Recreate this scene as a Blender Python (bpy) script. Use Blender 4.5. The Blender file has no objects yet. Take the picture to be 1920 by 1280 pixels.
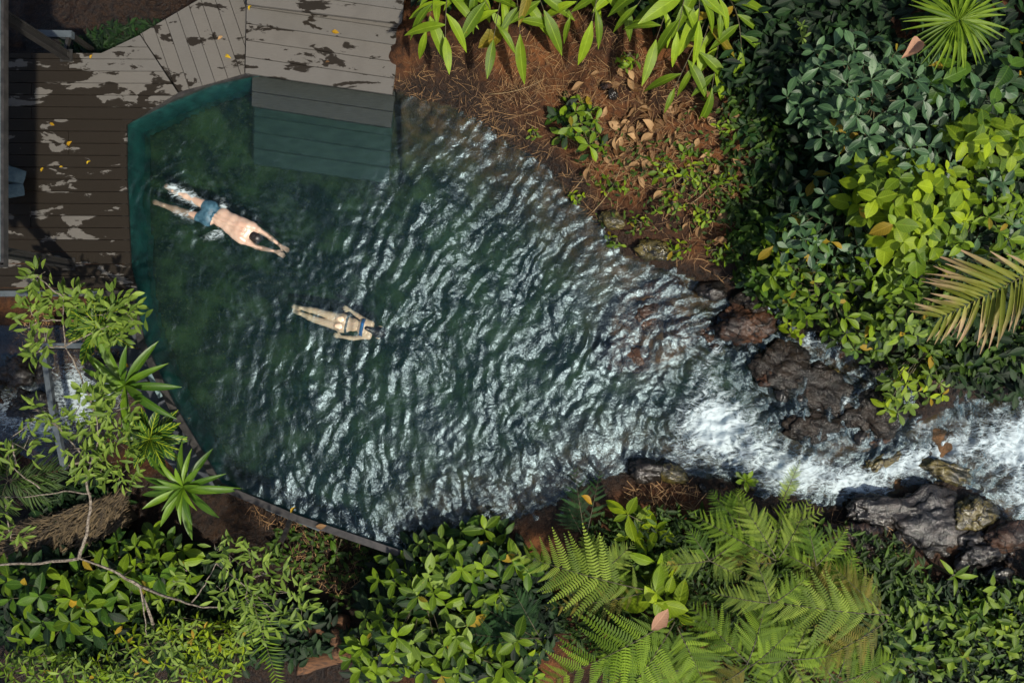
import bpy, math, random, time
import numpy as np
from mathutils import Vector, Matrix

T0 = time.time()
# ------------------------------------------------------------------ camera, sky, sun, exposure
H = 11.5          # camera height above the pool water, metres
S = 115.0         # photo pixels per metre on the water
scene = bpy.context.scene
col = scene.collection
cam_d = bpy.data.cameras.new('camera'); cam = bpy.data.objects.new('camera', cam_d); col.objects.link(cam)
cam.location = (0, 0, H); cam_d.sensor_width = 36.0; cam_d.lens = 36.0 * H / (1920 / S); cam_d.clip_end = 300; cam_d.clip_start = .1
scene.camera = cam
SUN_AZ, SUN_EL = math.radians(-45), math.radians(56)
sunvec = Vector((math.cos(SUN_EL) * math.cos(SUN_AZ), math.cos(SUN_EL) * math.sin(SUN_AZ), math.sin(SUN_EL)))
world = bpy.data.worlds.new('World'); scene.world = world; world.use_nodes = True
wn = world.node_tree.nodes; wl = world.node_tree.links
sky = wn.new('ShaderNodeTexSky'); sky.sky_type = 'NISHITA'; sky.sun_disc = False
sky.sun_elevation = SUN_EL; sky.sun_rotation = math.radians(90) - SUN_AZ; sky.dust_density = 2.5; sky.air_density = 1.0
wn['Background'].inputs[1].default_value = 0.10
wl.new(sky.outputs[0], wn['Background'].inputs[0])
sun_d = bpy.data.lights.new('sun', 'SUN'); sun_d.energy = 3.4; sun_d.angle = math.radians(2.0); sun_d.color = (1, .94, .81)
sun = bpy.data.objects.new('sun', sun_d); col.objects.link(sun); sun.rotation_euler = sunvec.to_track_quat('Z', 'Y').to_euler()
scene.view_settings.view_transform = 'Standard'; scene.view_settings.look = 'None'
scene.view_settings.exposure = 0.6; scene.view_settings.gamma = 1.0
cy = scene.cycles
cy.use_denoising = True; cy.use_adaptive_sampling = True; cy.adaptive_threshold = .015
cy.max_bounces = 7; cy.diffuse_bounces = 2; cy.glossy_bounces = 2; cy.transmission_bounces = 4; cy.transparent_max_bounces = 8
cy.caustics_reflective = False; cy.caustics_refractive = False; cy.sample_clamp_indirect = 4; cy.volume_bounces = 0

# ------------------------------------------------------------------ helpers
def P(px, py, z=0.0):
    k = (H - z) / H / S
    return Vector(((px - 960) * k, (640 - py) * k, z))
def M_(px, z=0.0):                     # a length in photo pixels at height z, in metres
    return px / S * (H - z) / H
def lerp(a, b, t): return a + (b - a) * t
def sst(a, b, x):
    t = np.clip((x - a) / (b - a), 0, 1); return t * t * (3 - 2 * t)
def _hash(ix, iy, seed):
    h = (ix.astype(np.int64) * 374761393 + iy.astype(np.int64) * 668265263 + seed * 974711) & 0xffffffff
    h = ((h ^ (h >> 13)) * 1274126177) & 0xffffffff
    return ((h ^ (h >> 16)) & 0xffff) / 65535.0
def vnoise(x, y, seed=0):
    xi = np.floor(x); yi = np.floor(y); fx = x - xi; fy = y - yi
    fx = fx * fx * fx * (fx * (fx * 6 - 15) + 10); fy = fy * fy * fy * (fy * (fy * 6 - 15) + 10)
    a = _hash(xi, yi, seed); b = _hash(xi + 1, yi, seed); c = _hash(xi, yi + 1, seed); d = _hash(xi + 1, yi + 1, seed)
    return (a * (1 - fx) + b * fx) * (1 - fy) + (c * (1 - fx) + d * fx) * fy
def fbm(x, y, seed=0, o=4):
    s = 0; a = .5; t = 0
    for i in range(o):
        s = s + a * vnoise(x * 2 ** i + 17.3 * i, y * 2 ** i - 9.1 * i, seed + i); t += a; a *= .5
    return s / t
def tag(o, label=None, cat=None, group=None, kind=None):
    if label: o['label'] = label
    if cat: o['category'] = cat
    if group: o['group'] = group
    if kind: o['kind'] = kind
    return o
def link(name, me, parent=None):
    o = bpy.data.objects.new(name, me); col.objects.link(o)
    if parent is not None: o.parent = parent
    return o
def empty(name, loc, label=None, cat=None, group=None):
    o = bpy.data.objects.new(name, None); o.empty_display_size = .1; col.objects.link(o); o.location = loc
    return tag(o, label, cat, group)
def mesh(name, v, f, mat, uv=None, smooth=True):
    me = bpy.data.meshes.new(name)
    me.from_pydata([tuple(p) for p in v], [], [tuple(q) for q in f])
    if uv is not None:
        l = me.uv_layers.new(name='UVMap'); vi = np.empty(len(me.loops), dtype=np.int32); me.loops.foreach_get('vertex_index', vi)
        l.data.foreach_set('uv', np.asarray(uv, dtype=np.float32)[vi].ravel())
    if smooth: me.polygons.foreach_set('use_smooth', [True] * len(me.polygons))
    if mat: me.materials.append(mat)
    me.update(); return me
def big_mesh(name, v, quads, mat, attrs=None, smooth=True, uv=None):
    me = bpy.data.meshes.new(name); n = len(quads); k = quads.shape[1]
    me.vertices.add(len(v)); me.vertices.foreach_set('co', np.asarray(v, dtype=np.float32).ravel())
    me.loops.add(n * k); me.loops.foreach_set('vertex_index', quads.astype(np.int32).ravel())
    me.polygons.add(n); me.polygons.foreach_set('loop_start', np.arange(0, n * k, k, dtype=np.int32))
    if smooth: me.polygons.foreach_set('use_smooth', np.ones(n, dtype=bool))
    me.update(calc_edges=True); me.validate()
    for kx, a in (attrs or {}).items():
        at = me.attributes.new(kx, 'FLOAT', 'POINT'); at.data.foreach_set('value', np.asarray(a, dtype=np.float32).ravel())
    if uv is not None:
        l = me.uv_layers.new(name='UVMap'); l.data.foreach_set('uv', np.asarray(uv, dtype=np.float32)[quads.ravel()].ravel())
    if mat: me.materials.append(mat)
    return me
class MB:
    def __init__(s): s.v = []; s.f = []
    def tube(s, pts, rad, n=6, caps=True):
        pts = [Vector(p) for p in pts]; b = len(s.v); u = None
        for i, p in enumerate(pts):
            d = (pts[min(i + 1, len(pts) - 1)] - pts[max(i - 1, 0)]).normalized()
            if u is None: u = d.orthogonal().normalized()
            u = (u - d * u.dot(d))
            u = u.normalized() if u.length > 1e-6 else d.orthogonal().normalized()
            w = d.cross(u); r = rad[i] if isinstance(rad, (list, tuple)) else rad
            for k in range(n):
                a = 2 * math.pi * k / n; s.v.append(p + (u * math.cos(a) + w * math.sin(a)) * r)
        for i in range(len(pts) - 1):
            for k in range(n):
                s.f.append((b + i * n + k, b + i * n + (k + 1) % n, b + (i + 1) * n + (k + 1) % n, b + (i + 1) * n + k))
        if caps:
            s.f.append(tuple(b + k for k in reversed(range(n)))); e = b + (len(pts) - 1) * n; s.f.append(tuple(e + k for k in range(n)))
        return s
    def prism(s, poly, z0, z1):           # poly: list of (x, y); z may be float or list
        b = len(s.v); n = len(poly); area = sum(poly[i][0] * poly[(i + 1) % n][1] - poly[(i + 1) % n][0] * poly[i][1] for i in range(n))
        if area < 0: poly = list(reversed(poly))
        for p in poly: s.v.append(Vector((p[0], p[1], z0)))
        for p in poly: s.v.append(Vector((p[0], p[1], z1)))
        s.f.append(tuple(b + i for i in reversed(range(n)))); s.f.append(tuple(b + n + i for i in range(n)))
        for i in range(n): s.f.append((b + i, b + (i + 1) % n, b + n + (i + 1) % n, b + n + i))
        return s
    def bar(s, a, b, w, h, up=Vector((0, 0, 1))):
        a = Vector(a); b = Vector(b); d = (b - a).normalized(); y = up.cross(d)
        y = y.normalized() if y.length > 1e-5 else Vector((0, 1, 0)); z = d.cross(y); k = len(s.v)
        for p in (a, b):
            for sy, sz in ((-1, -1), (1, -1), (1, 1), (-1, 1)): s.v.append(p + y * sy * w / 2 + z * sz * h / 2)
        s.f += [(k + 3, k + 2, k + 1, k), (k + 4, k + 5, k + 6, k + 7)] + [(k + i, k + (i + 1) % 4, k + 4 + (i + 1) % 4, k + 4 + i) for i in range(4)]
        return s
    def build(s, name, mat, parent=None, smooth=False):
        off = parent.matrix_basis.translation if parent is not None and parent.parent is None else Vector((0, 0, 0))
        me = mesh(name, [p - off for p in s.v], s.f, mat, smooth=smooth)
        return link(name, me, parent)
def place(name, me, base, d, up, sc, parent, origin):
    d = d.normalized(); y = up.cross(d)
    y = y.normalized() if y.length > 1e-4 else d.orthogonal().normalized(); z = d.cross(y)
    sx, sy, sz = sc if isinstance(sc, tuple) else (sc, sc, sc)
    b = base - origin
    m = Matrix(((d.x * sx, y.x * sy, z.x * sz, b.x), (d.y * sx, y.y * sy, z.y * sz, b.y), (d.z * sx, y.z * sy, z.z * sz, b.z), (0, 0, 0, 1)))
    o = link(name, me, parent); o.matrix_basis = m; return o
# ------------------------------------------------------------------ material helpers
class N:
    def __init__(s, name):
        s.m = bpy.data.materials.new(name); s.m.use_nodes = True; s.t = s.m.node_tree; s.n = s.t.nodes; s.l = s.t.links
        s.b = s.n['Principled BSDF']; s.out = s.n['Material Output']
    def new(s, t, **kw):
        o = s.n.new('ShaderNode' + t)
        for k, v in kw.items(): setattr(o, k, v)
        return o
    def put(s, sock, val):
        if hasattr(val, 'is_output') or isinstance(val, bpy.types.NodeSocket): s.l.new(val, sock)
        else: sock.default_value = val
    def math(s, op, a, b=0.0, c=0.0):
        o = s.new('Math', operation=op); s.put(o.inputs[0], a); s.put(o.inputs[1], b); s.put(o.inputs[2], c); return o.outputs[0]
    def mix(s, f, a, b, blend='MIX'):
        o = s.new('Mix', data_type='RGBA', blend_type=blend); s.put(o.inputs[0], f)
        s.put(o.inputs[6], a if not isinstance(a, tuple) else (*a[:3], 1)); s.put(o.inputs[7], b if not isinstance(b, tuple) else (*b[:3], 1)); return o.outputs[2]
    def noise(s, scale, vec=None, detail=4, rough=.55, dist=0.0):
        o = s.new('TexNoise'); o.inputs['Scale'].default_value = scale; o.inputs['Detail'].default_value = detail
        o.inputs['Roughness'].default_value = rough; o.inputs['Distortion'].default_value = dist
        if vec is not None: s.l.new(vec, o.inputs['Vector'])
        return o.outputs[0]
    def ramp(s, f, a, b, lo=0.0, hi=1.0):
        o = s.new('MapRange', interpolation_type='SMOOTHSTEP'); s.put(o.inputs[0], f); o.inputs[1].default_value = a; o.inputs[2].default_value = b
        o.inputs[3].default_value = lo; o.inputs[4].default_value = hi; return o.outputs[0]
    def pos(s): return s.new('NewGeometry').outputs['Position']
    def scaled(s, v, sx, sy, sz, rot=0.0):
        o = s.new('Mapping'); s.l.new(v, o.inputs[0]); o.inputs['Scale'].default_value = (sx, sy, sz); o.inputs['Rotation'].default_value = (0, 0, rot); return o.outputs[0]
    def bump(s, h, strength=.3, dist=.01):
        o = s.new('Bump'); o.inputs['Strength'].default_value = strength; o.inputs['Distance'].default_value = dist; s.l.new(h, o.inputs['Height']); return o.outputs[0]
def leafmat(name, c1, c2, rough=.42, trans=.28, vein=.25, veins=9, tip=None, mass=False, spec=.22, vc=None):
    rough = rough + .08
    m = N(name)
    rnd = m.new('Attribute', attribute_name='rnd').outputs['Fac'] if mass else m.new('ObjectInfo').outputs['Random']
    c = m.mix(m.math('POWER', rnd, 1.5), tuple(x * .6 for x in c1), c2)
    uv = m.new('UVMap', uv_map='UVMap').outputs[0]; sep = m.new('SeparateXYZ'); m.l.new(uv, sep.inputs[0])
    u, v = sep.outputs[0], sep.outputs[1]
    av = m.math('ABSOLUTE', m.math('SUBTRACT', v, .5))
    mid = m.ramp(av, .02, .06, 1, 0)
    vw = m.math('SINE', m.math('MULTIPLY', m.math('SUBTRACT', u, m.math('MULTIPLY', av, .5)), veins * 6.283))
    side = m.ramp(vw, .6, 1.0)
    vf = m.math('MULTIPLY', m.math('MAXIMUM', mid, m.math('MULTIPLY', side, .55)), vein)
    lt = vc or tuple(min(1, x * 1.7 + .035) for x in c2)
    c = m.mix(vf, c, lt)
    if tip:
        c = m.mix(m.math('MULTIPLY', m.ramp(m.math('ADD', u, m.math('MULTIPLY', rnd, .6)), .6, 1.25), .9), c, tip)
    nz = m.noise(9, m.pos(), 3)
    c = m.mix(m.ramp(nz, .35, .75, 0, .35), c, tuple(x * .55 for x in c1))
    c = m.mix(m.ramp(m.noise(26, m.pos(), 3, .6), .66, .72, 0, .7), c, (c2[0] * .8 + .03, c2[1] * .5, c2[2] * .6))
    m.l.new(c, m.b.inputs['Base Color']); m.b.inputs['Roughness'].default_value = rough; m.b.inputs['Specular IOR Level'].default_value = spec
    m.l.new(m.bump(m.math('ADD', m.math('MULTIPLY', vw, .5), m.math('MULTIPLY', mid, -2)), .25, .004), m.b.inputs['Normal'])
    tr = m.new('BsdfTranslucent'); m.l.new(m.mix(.5, c, (c2[0] * 1.3, c2[1] * 1.2, c2[2] * .4)), tr.inputs[0])
    mx = m.new('MixShader'); mx.inputs[0].default_value = trans
    m.l.new(m.b.outputs[0], mx.inputs[1]); m.l.new(tr.outputs[0], mx.inputs[2]); m.l.new(mx.outputs[0], m.out.inputs[0])
    return m.m
def plain(name, c1, c2, scale=6, rough=.6, bump=.2, bd=.01, metal=0.0, spec=.5, stretch=(1, 1, 1)):
    m = N(name); p = m.scaled(m.pos(), *stretch); n = m.noise(scale, p, 6, .6)
    m.l.new(m.mix(m.ramp(n, .3, .7), c1, c2), m.b.inputs['Base Color']); m.b.inputs['Roughness'].default_value = rough
    m.b.inputs['Metallic'].default_value = metal; m.b.inputs['Specular IOR Level'].default_value = spec
    if bump: m.l.new(m.bump(m.noise(scale * 4, p, 5), bump, bd), m.b.inputs['Normal'])
    return m.m
MAT = {}
def deck_mat(name, bias, grain_rot, wet):
    m = N(name); p = m.pos()
    g = m.noise(5, m.scaled(p, 3, 60, 3, grain_rot), 5, .6); g2 = m.noise(2.2, p, 3); rnd = m.new('ObjectInfo').outputs['Random']
    dry = m.mix(g, (.085, .077, .067), (.142, .131, .117)); dry = m.mix(m.math('MULTIPLY', rnd, .35), dry, (.098, .097, .094))
    dry = m.mix(m.ramp(g2, .45, .75, 0, .35), dry, (.08, .073, .064))
    wetc = m.mix(g, (.012, .0095, .007), (.024, .019, .014))
    va = m.new('VectorMath', operation='ADD'); cb = m.new('CombineXYZ'); m.l.new(m.math('MULTIPLY', rnd, .42), cb.inputs[2]); m.l.new(m.scaled(p, 1.0, 2.6, 1, grain_rot), va.inputs[0]); m.l.new(cb.outputs[0], va.inputs[1]); n = m.noise(1.5, va.outputs[0], 7, .58, .35); n2 = m.noise(9, p, 3)
    f = m.math('ADD', m.math('ADD', n, m.math('MULTIPLY', m.math('SUBTRACT', n2, .5), .12)), bias)
    if wet:                                  # the splashed edge by the pool stays wet, the walked strip dries first
        sx = m.new('SeparateXYZ'); m.l.new(p, sx.inputs[0])
        f = m.math('SUBTRACT', f, m.ramp(m.math('ADD', sx.outputs[1], m.math('MULTIPLY', sx.outputs[0], .6)), -.3, 1.6, 0, .27))
    w = m.ramp(f, .49, .51)
    m.l.new(m.mix(w, dry, wetc), m.b.inputs['Base Color'])
    m.l.new(m.math('SUBTRACT', .62, m.math('MULTIPLY', w, .16)), m.b.inputs['Roughness'])
    m.b.inputs['Specular IOR Level'].default_value = .18
    m.l.new(m.bump(g, .35, .008), m.b.inputs['Normal']); return m.m
# ------------------------------------------------------------------ materials of the setting
def make_ground():
    m = N('bank_soil'); p = m.pos()
    a = m.noise(1.1, p, 6, .6); b = m.noise(14, p, 5, .65); c = m.noise(55, p, 3)
    s = m.mix(m.ramp(a, .35, .68), (.024, .010, .004), (.15, .055, .016)); s = m.mix(m.ramp(b, .42, .72, 0, .75), s, (.006, .004, .003))
    s = m.mix(m.ramp(c, .6, .8, 0, .6), s, (.12, .066, .028))
    damp_shade = m.new('Attribute', attribute_name='damp_shade').outputs['Fac']; s = m.mix(m.math('MULTIPLY', damp_shade, .97), s, m.mix(m.ramp(b, .4, .6), (.006, .004, .003), (.022, .011, .005)))  # wet soil tone, which doubles as shade painted into the ground colour
    wet = m.new('Attribute', attribute_name='bed').outputs['Fac']
    bed = m.mix(m.ramp(m.noise(2.3, p, 5), .38, .66), (.004, .015, .010), (.085, .095, .036)); bed = m.mix(m.ramp(m.noise(8, p, 4), .5, .72, 0, .8), bed, (.004, .008, .005))
    bed = m.mix(m.ramp(m.noise(17, p, 3), .60, .68, 0, .8), bed, (.15, .125, .05))
    shal = m.new('Attribute', attribute_name='shallow').outputs['Fac']
    brown = m.mix(m.ramp(m.noise(5, p, 5), .35, .7), (.035, .024, .012), (.17, .085, .034))
    bed = m.mix(shal, bed, brown)
    m.l.new(m.mix(wet, s, bed), m.b.inputs['Base Color']); m.l.new(m.math('SUBTRACT', .75, m.math('MULTIPLY', damp_shade, .4)), m.b.inputs['Roughness']); m.b.inputs['Specular IOR Level'].default_value = .25
    m.l.new(m.bump(m.math('ADD', b, m.math('MULTIPLY', c, .5)), .8, .06), m.b.inputs['Normal']); return m.m
def make_water():
    m = N('rippled_water'); p = m.pos(); foam = m.new('Attribute', attribute_name='foam').outputs['Fac']; chop = m.new('Attribute', attribute_name='chop').outputs['Fac']
    h1 = m.noise(7, m.scaled(p, 1, 1, 1), 3, .5, .6); h2 = m.noise(30, p, 4, .6, .6)
    hh = m.math('ADD', h1, m.math('MULTIPLY', h2, .26))
    bp = m.new('Bump'); bp.inputs['Distance'].default_value = .034; m.l.new(hh, bp.inputs['Height']); m.l.new(m.math('MULTIPLY', chop, .85), bp.inputs['Strength'])
    nor = bp.outputs[0]
    gl = m.new('BsdfGlossy', distribution='GGX'); gl.inputs['Roughness'].default_value = .35; gl.inputs['Color'].default_value = (.66, .88, 1, 1); m.l.new(nor, gl.inputs['Normal'])
    g2 = m.new('BsdfGlossy', distribution='GGX'); g2.inputs['Roughness'].default_value = .18; g2.inputs['Color'].default_value = (.70, .90, 1, 1); m.l.new(nor, g2.inputs['Normal'])
    gm = m.new('MixShader'); gm.inputs[0].default_value = .24; m.l.new(gl.outputs[0], gm.inputs[1]); m.l.new(g2.outputs[0], gm.inputs[2])
    tp = m.new('BsdfTransparent'); tp.inputs[0].default_value = (.93, .97, .96, 1)
    rf = m.new('BsdfRefraction'); rf.inputs['IOR'].default_value = 1.33; rf.inputs['Roughness'].default_value = .02; rf.inputs[0].default_value = (.93, .97, .96, 1); m.l.new(nor, rf.inputs['Normal'])
    mr = m.new('MixShader'); mr.inputs[0].default_value = .40; m.l.new(tp.outputs[0], mr.inputs[1]); m.l.new(rf.outputs[0], mr.inputs[2])
    fr = m.new('Fresnel'); fr.inputs[0].default_value = 1.40; m.l.new(nor, fr.inputs['Normal'])
    mx = m.new('MixShader'); m.l.new(m.math('MINIMUM', m.math('MULTIPLY', fr.outputs[0], 2.1), .6), mx.inputs[0]); m.l.new(mr.outputs[0], mx.inputs[1]); m.l.new(gm.outputs[0], mx.inputs[2])
    wisp = m.noise(4.2, m.scaled(p, .8, 1.8, 1, -.25), 6, .60, 2.6); fine = m.noise(30, p, 4, .6, .5)
    ff = m.math('ADD', foam, m.math('ADD', m.math('MULTIPLY', m.math('SUBTRACT', wisp, .5), 2.5), m.math('MULTIPLY', m.math('SUBTRACT', fine, .5), .35)))
    fac = m.math('MULTIPLY', m.ramp(ff, .34, 1.1), m.ramp(foam, .02, .2))
    sn = m.noise(5.5, m.scaled(p, .7, 1.7, 1, -.25), 4, .55, 2.0); strand = m.ramp(m.math('ABSOLUTE', m.math('SUBTRACT', sn, .5)), .0, .045, 1, 0)
    fac = m.math('MAXIMUM', fac, m.math('MULTIPLY', m.math('MULTIPLY', strand, m.ramp(foam, .16, .6)), .65))
    wh = m.new('BsdfPrincipled'); wh.inputs['Base Color'].default_value = (.50, .59, .62, 1); wh.inputs['Roughness'].default_value = .6
    bf = m.new('Bump'); bf.inputs['Distance'].default_value = .04; bf.inputs['Strength'].default_value = .7; m.l.new(m.math('ADD', wisp, m.math('MULTIPLY', fine, .35)), bf.inputs['Height']); m.l.new(bf.outputs[0], wh.inputs['Normal'])
    m2 = m.new('MixShader'); m.l.new(m.math('MULTIPLY', fac, .88), m2.inputs[0]); m.l.new(mx.outputs[0], m2.inputs[1]); m.l.new(wh.outputs[0], m2.inputs[2])
    m.l.new(m2.outputs[0], m.out.inputs[0])
    va = m.new('VolumeAbsorption'); va.inputs['Color'].default_value = (.08, .66, .64, 1); va.inputs['Density'].default_value = .85
    m.l.new(va.outputs[0], m.out.inputs['Volume']); return m.m
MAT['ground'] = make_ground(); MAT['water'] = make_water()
MAT['deck'] = deck_mat('weathered_deck_boards', .085, 0.0, True)
MAT['deck_diag'] = deck_mat('weathered_diagonal_boards', .17, 1.24, True)
MAT['steps'] = deck_mat('weathered_step_boards', -.062, .14, False)
MAT['algae'] = plain('algae_covered_boards', (.012, .028, .022), (.034, .056, .045), 4, .5, .3, .008, stretch=(1, 3, 1))
MAT['steps_wet'] = plain('soaked_step_boards', (.036, .036, .034), (.068, .066, .060), 5, .5, .2, .006, stretch=(2, 20, 2))
MAT['dark_wood'] = plain('dark_stained_timber', (.012, .010, .009), (.035, .030, .026), 6, .55, .2)
MAT['teal'] = plain('teal_painted_lining', (.004, .040, .042), (.028, .16, .15), 4.5, .5, .3, .03)
MAT['coping'] = plain('dark_metal_coping', (.016, .015, .015), (.042, .038, .036), 9, .4, .15, .004)
MAT['steel'] = plain('blue_grey_steel', (.05, .062, .070), (.085, .10, .11), 4, .4, .05, .003, spec=.5)
MAT['dark_steel'] = plain('dark_painted_steel', (.014, .013, .012), (.026, .024, .022), 4, .5, .05, .003)
MAT['slate'] = plain('smooth_grey_concrete', (.034, .038, .046), (.075, .082, .095), 2.5, .38, .1, .004)
MAT['roof'] = plain('pale_blue_roof_sheet', (.10, .17, .19), (.19, .26, .27), 3, .35, .05)
MAT['cushion'] = plain('dark_teal_canvas', (.05, .085, .10), (.08, .12, .13), 20, .85, .2, .003)
def rockmat(name, c1, c2, c3, rough, coat=1.0):
    m = N(name); p = m.pos(); a = m.noise(3, p, 6, .6); b = m.noise(14, p, 5, .65)
    c = m.mix(m.ramp(a, .35, .65), c1, c2); c = m.mix(m.ramp(b, .5, .72, 0, .8), c, c3)
    m.l.new(m.ramp(b, .3, .7, rough + .4, rough + .55), m.b.inputs['Roughness']); m.b.inputs['Specular IOR Level'].default_value = .2
    w = m.noise(9, p, 6, .66, 1.2); m.b.inputs['Coat Weight'].default_value = coat; m.b.inputs['Coat Roughness'].default_value = .13; m.b.inputs['Coat IOR'].default_value = 1.4; m.l.new(m.bump(m.math('ADD', w, m.math('MULTIPLY', m.noise(34, p, 4, .6, .5), .45)), 1.0, .016), m.b.inputs['Coat Normal'])
    vo = m.new('TexVoronoi', feature='DISTANCE_TO_EDGE'); vo.inputs['Scale'].default_value = 4.5; dp = m.new('VectorMath', operation='MULTIPLY_ADD'); nz = m.new('TexNoise'); nz.inputs['Scale'].default_value = 5; m.l.new(p, nz.inputs[0]); m.l.new(nz.outputs[1], dp.inputs[0]); dp.inputs[1].default_value = (.3, .3, .3); m.l.new(p, dp.inputs[2]); m.l.new(dp.outputs[0], vo.inputs['Vector'])
    cr = m.ramp(vo.outputs['Distance'], 0, .045); m.l.new(m.mix(cr, (.002, .0015, .001), c), m.b.inputs['Base Color'])
    m.l.new(m.bump(m.math('ADD', m.math('ADD', a, m.math('MULTIPLY', b, .6)), m.math('MULTIPLY', cr, .5)), 1.0, .08), m.b.inputs['Normal']); return m.m
MAT['rock'] = rockmat('wet_brown_rock', (.003, .0025, .002), (.014, .008, .004), (.004, .004, .003), .2)
MAT['rock_black'] = rockmat('black_wet_rock', (.003, .0025, .002), (.016, .009, .004), (.006, .007, .003), .2, .3)
MAT['rock_red'] = rockmat('wet_russet_rock', (.010, .005, .003), (.060, .024, .009), (.02, .014, .010), .22, .5)
MAT['rock_moss'] = rockmat('mossy_wet_rock', (.012, .012, .004), (.09, .068, .012), (.16, .125, .03), .25)
MAT['bark'] = plain('pale_mottled_bark', (.05, .035, .025), (.26, .22, .17), 26, .8, .5, .006)
MAT['twig'] = plain('brown_green_twig', (.035, .026, .012), (.085, .075, .03), 20, .7, 0)
MAT['log'] = plain('rotting_brown_log', (.035, .016, .007), (.17, .075, .028), 5, .8, .8, .03, stretch=(1, 6, 6))
MAT['thatch'] = plain('dry_brown_thatch', (.02, .014, .007), (.07, .05, .025), 6, .8, .3)

# ------------------------------------------------------------------ terrain and water
POOL_WALL = [(478, 140), (400, 159), (320, 192), (238, 233), (238, 330), (246, 500), (256, 570), (272, 640), (330, 760), (417, 905), (560, 965), (768, 1036)]
POOL_SHORE = [(800, 1028), (880, 990), (960, 975), (1050, 935), (1130, 895), (1190, 880), (1270, 885), (1400, 905), (1470, 920), (1545, 945), (1640, 930), (1690, 905), (1760, 890), (1830, 925),
              (1880, 985), (1925, 1020), (2060, 1060), (2300, 1090), (2300, 760), (2060, 745), (1925, 735), (1800, 745), (1710, 785), (1680, 800), (1700, 740), (1640, 690), (1570, 660), (1500, 600), (1420, 575),
              (1330, 555), (1300, 525), (1235, 505), (1170, 480), (1110, 410), (1060, 355), (1020, 310), (960, 275), (900, 230), (850, 205), (760, 180), (600, 130)]
def to_w(poly): return np.array([((u - 960) / S, (640 - v) / S) for u, v in poly])
WATER = to_w(POOL_WALL + POOL_SHORE)
def inside(poly, x, y):
    r = np.zeros(x.shape, bool); n = len(poly)
    for i in range(n):
        x1, y1 = poly[i]; x2, y2 = poly[(i + 1) % n]
        c = (y1 > y) != (y2 > y)
        r ^= c & (x < (x2 - x1) * (y - y1) / ((y2 - y1) if y2 != y1 else 1e-9) + x1)
    return r
def dist_line(pts, x, y, closed=False):
    d = np.full(x.shape, 1e9)
    for i in range(len(pts) - (0 if closed else 1)):
        x1, y1 = pts[i]; x2, y2 = pts[(i + 1) % len(pts)]; dx, dy = x2 - x1, y2 - y1; l = dx * dx + dy * dy + 1e-12
        t = np.clip(((x - x1) * dx + (y - y1) * dy) / l, 0, 1); d = np.minimum(d, np.hypot(x - x1 - t * dx, y - y1 - t * dy))
    return d
CTRL = [(-300, 700, -2.0), (60, 640, -1.75), (180, 800, -1.8), (0, 800, -1.95), (100, 1000, -1.3), (0, 1100, -1.0), (250, 1000, -1.25), (200, 1200, -.8), (450, 1000, -1.5), (600, 1040, -1.55), (680, 1060, -1.3), (540, 1100, -1.4), (480, 1200, -1.0), (620, 1200, -.95),
        (780, 1120, -.35), (900, 1200, -.2), (1000, 1080, .0), (1100, 1000, .12), (1200, 950, .22), (1200, 1200, .25), (1450, 1020, .30), (1500, 1200, .4), (1600, 990, .42), (1750, 1100, .45), (1900, 1150, .5), (1900, 1280, .5), (1500, 1500, .6), (600, 1500, -.6), (-300, 1300, -.8),
        (0, 0, -1.5), (200, 40, -1.5), (350, -40, -1.3), (100, 300, -1.4), (-60, 60, -1.5), (300, 20, -1.4), (250, -60, -1.5), (650, 60, -.1), (800, 100, .35), (900, 150, .38), (1000, 60, .6), (1000, 200, .3), (1150, 100, .75), (1200, 300, .55), (1150, 380, .3), (1350, 200, .9), (1350, 420, .6), (1300, 470, .3), (1500, 300, .9), (1450, 520, .5),
        (1650, 600, .75), (1750, 720, .6), (1850, 700, .75), (1800, 400, 1.0), (1900, 100, 1.2), (1600, 50, 1.1), (900, -250, 1.0), (1500, -250, 1.4), (2300, 300, 1.5), (2300, 1400, .9), (300, -300, -.2), (-300, 200, -.8)]
CW = np.array([((u - 960) / S, (640 - v) / S, z) for u, v, z in CTRL])
def stream_z(x, y):
    u = 960 + x * S
    return .04 * sst(1330, 1400, u) + .14 * sst(1400, 1560, u) + .12 * sst(1640, 1740, u) + .16 * sst(1790, 1960, u) + .1 * sst(1960, 2200, u)
SHORE_W = to_w(POOL_SHORE[:-2] + [(775, 188)])
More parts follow.
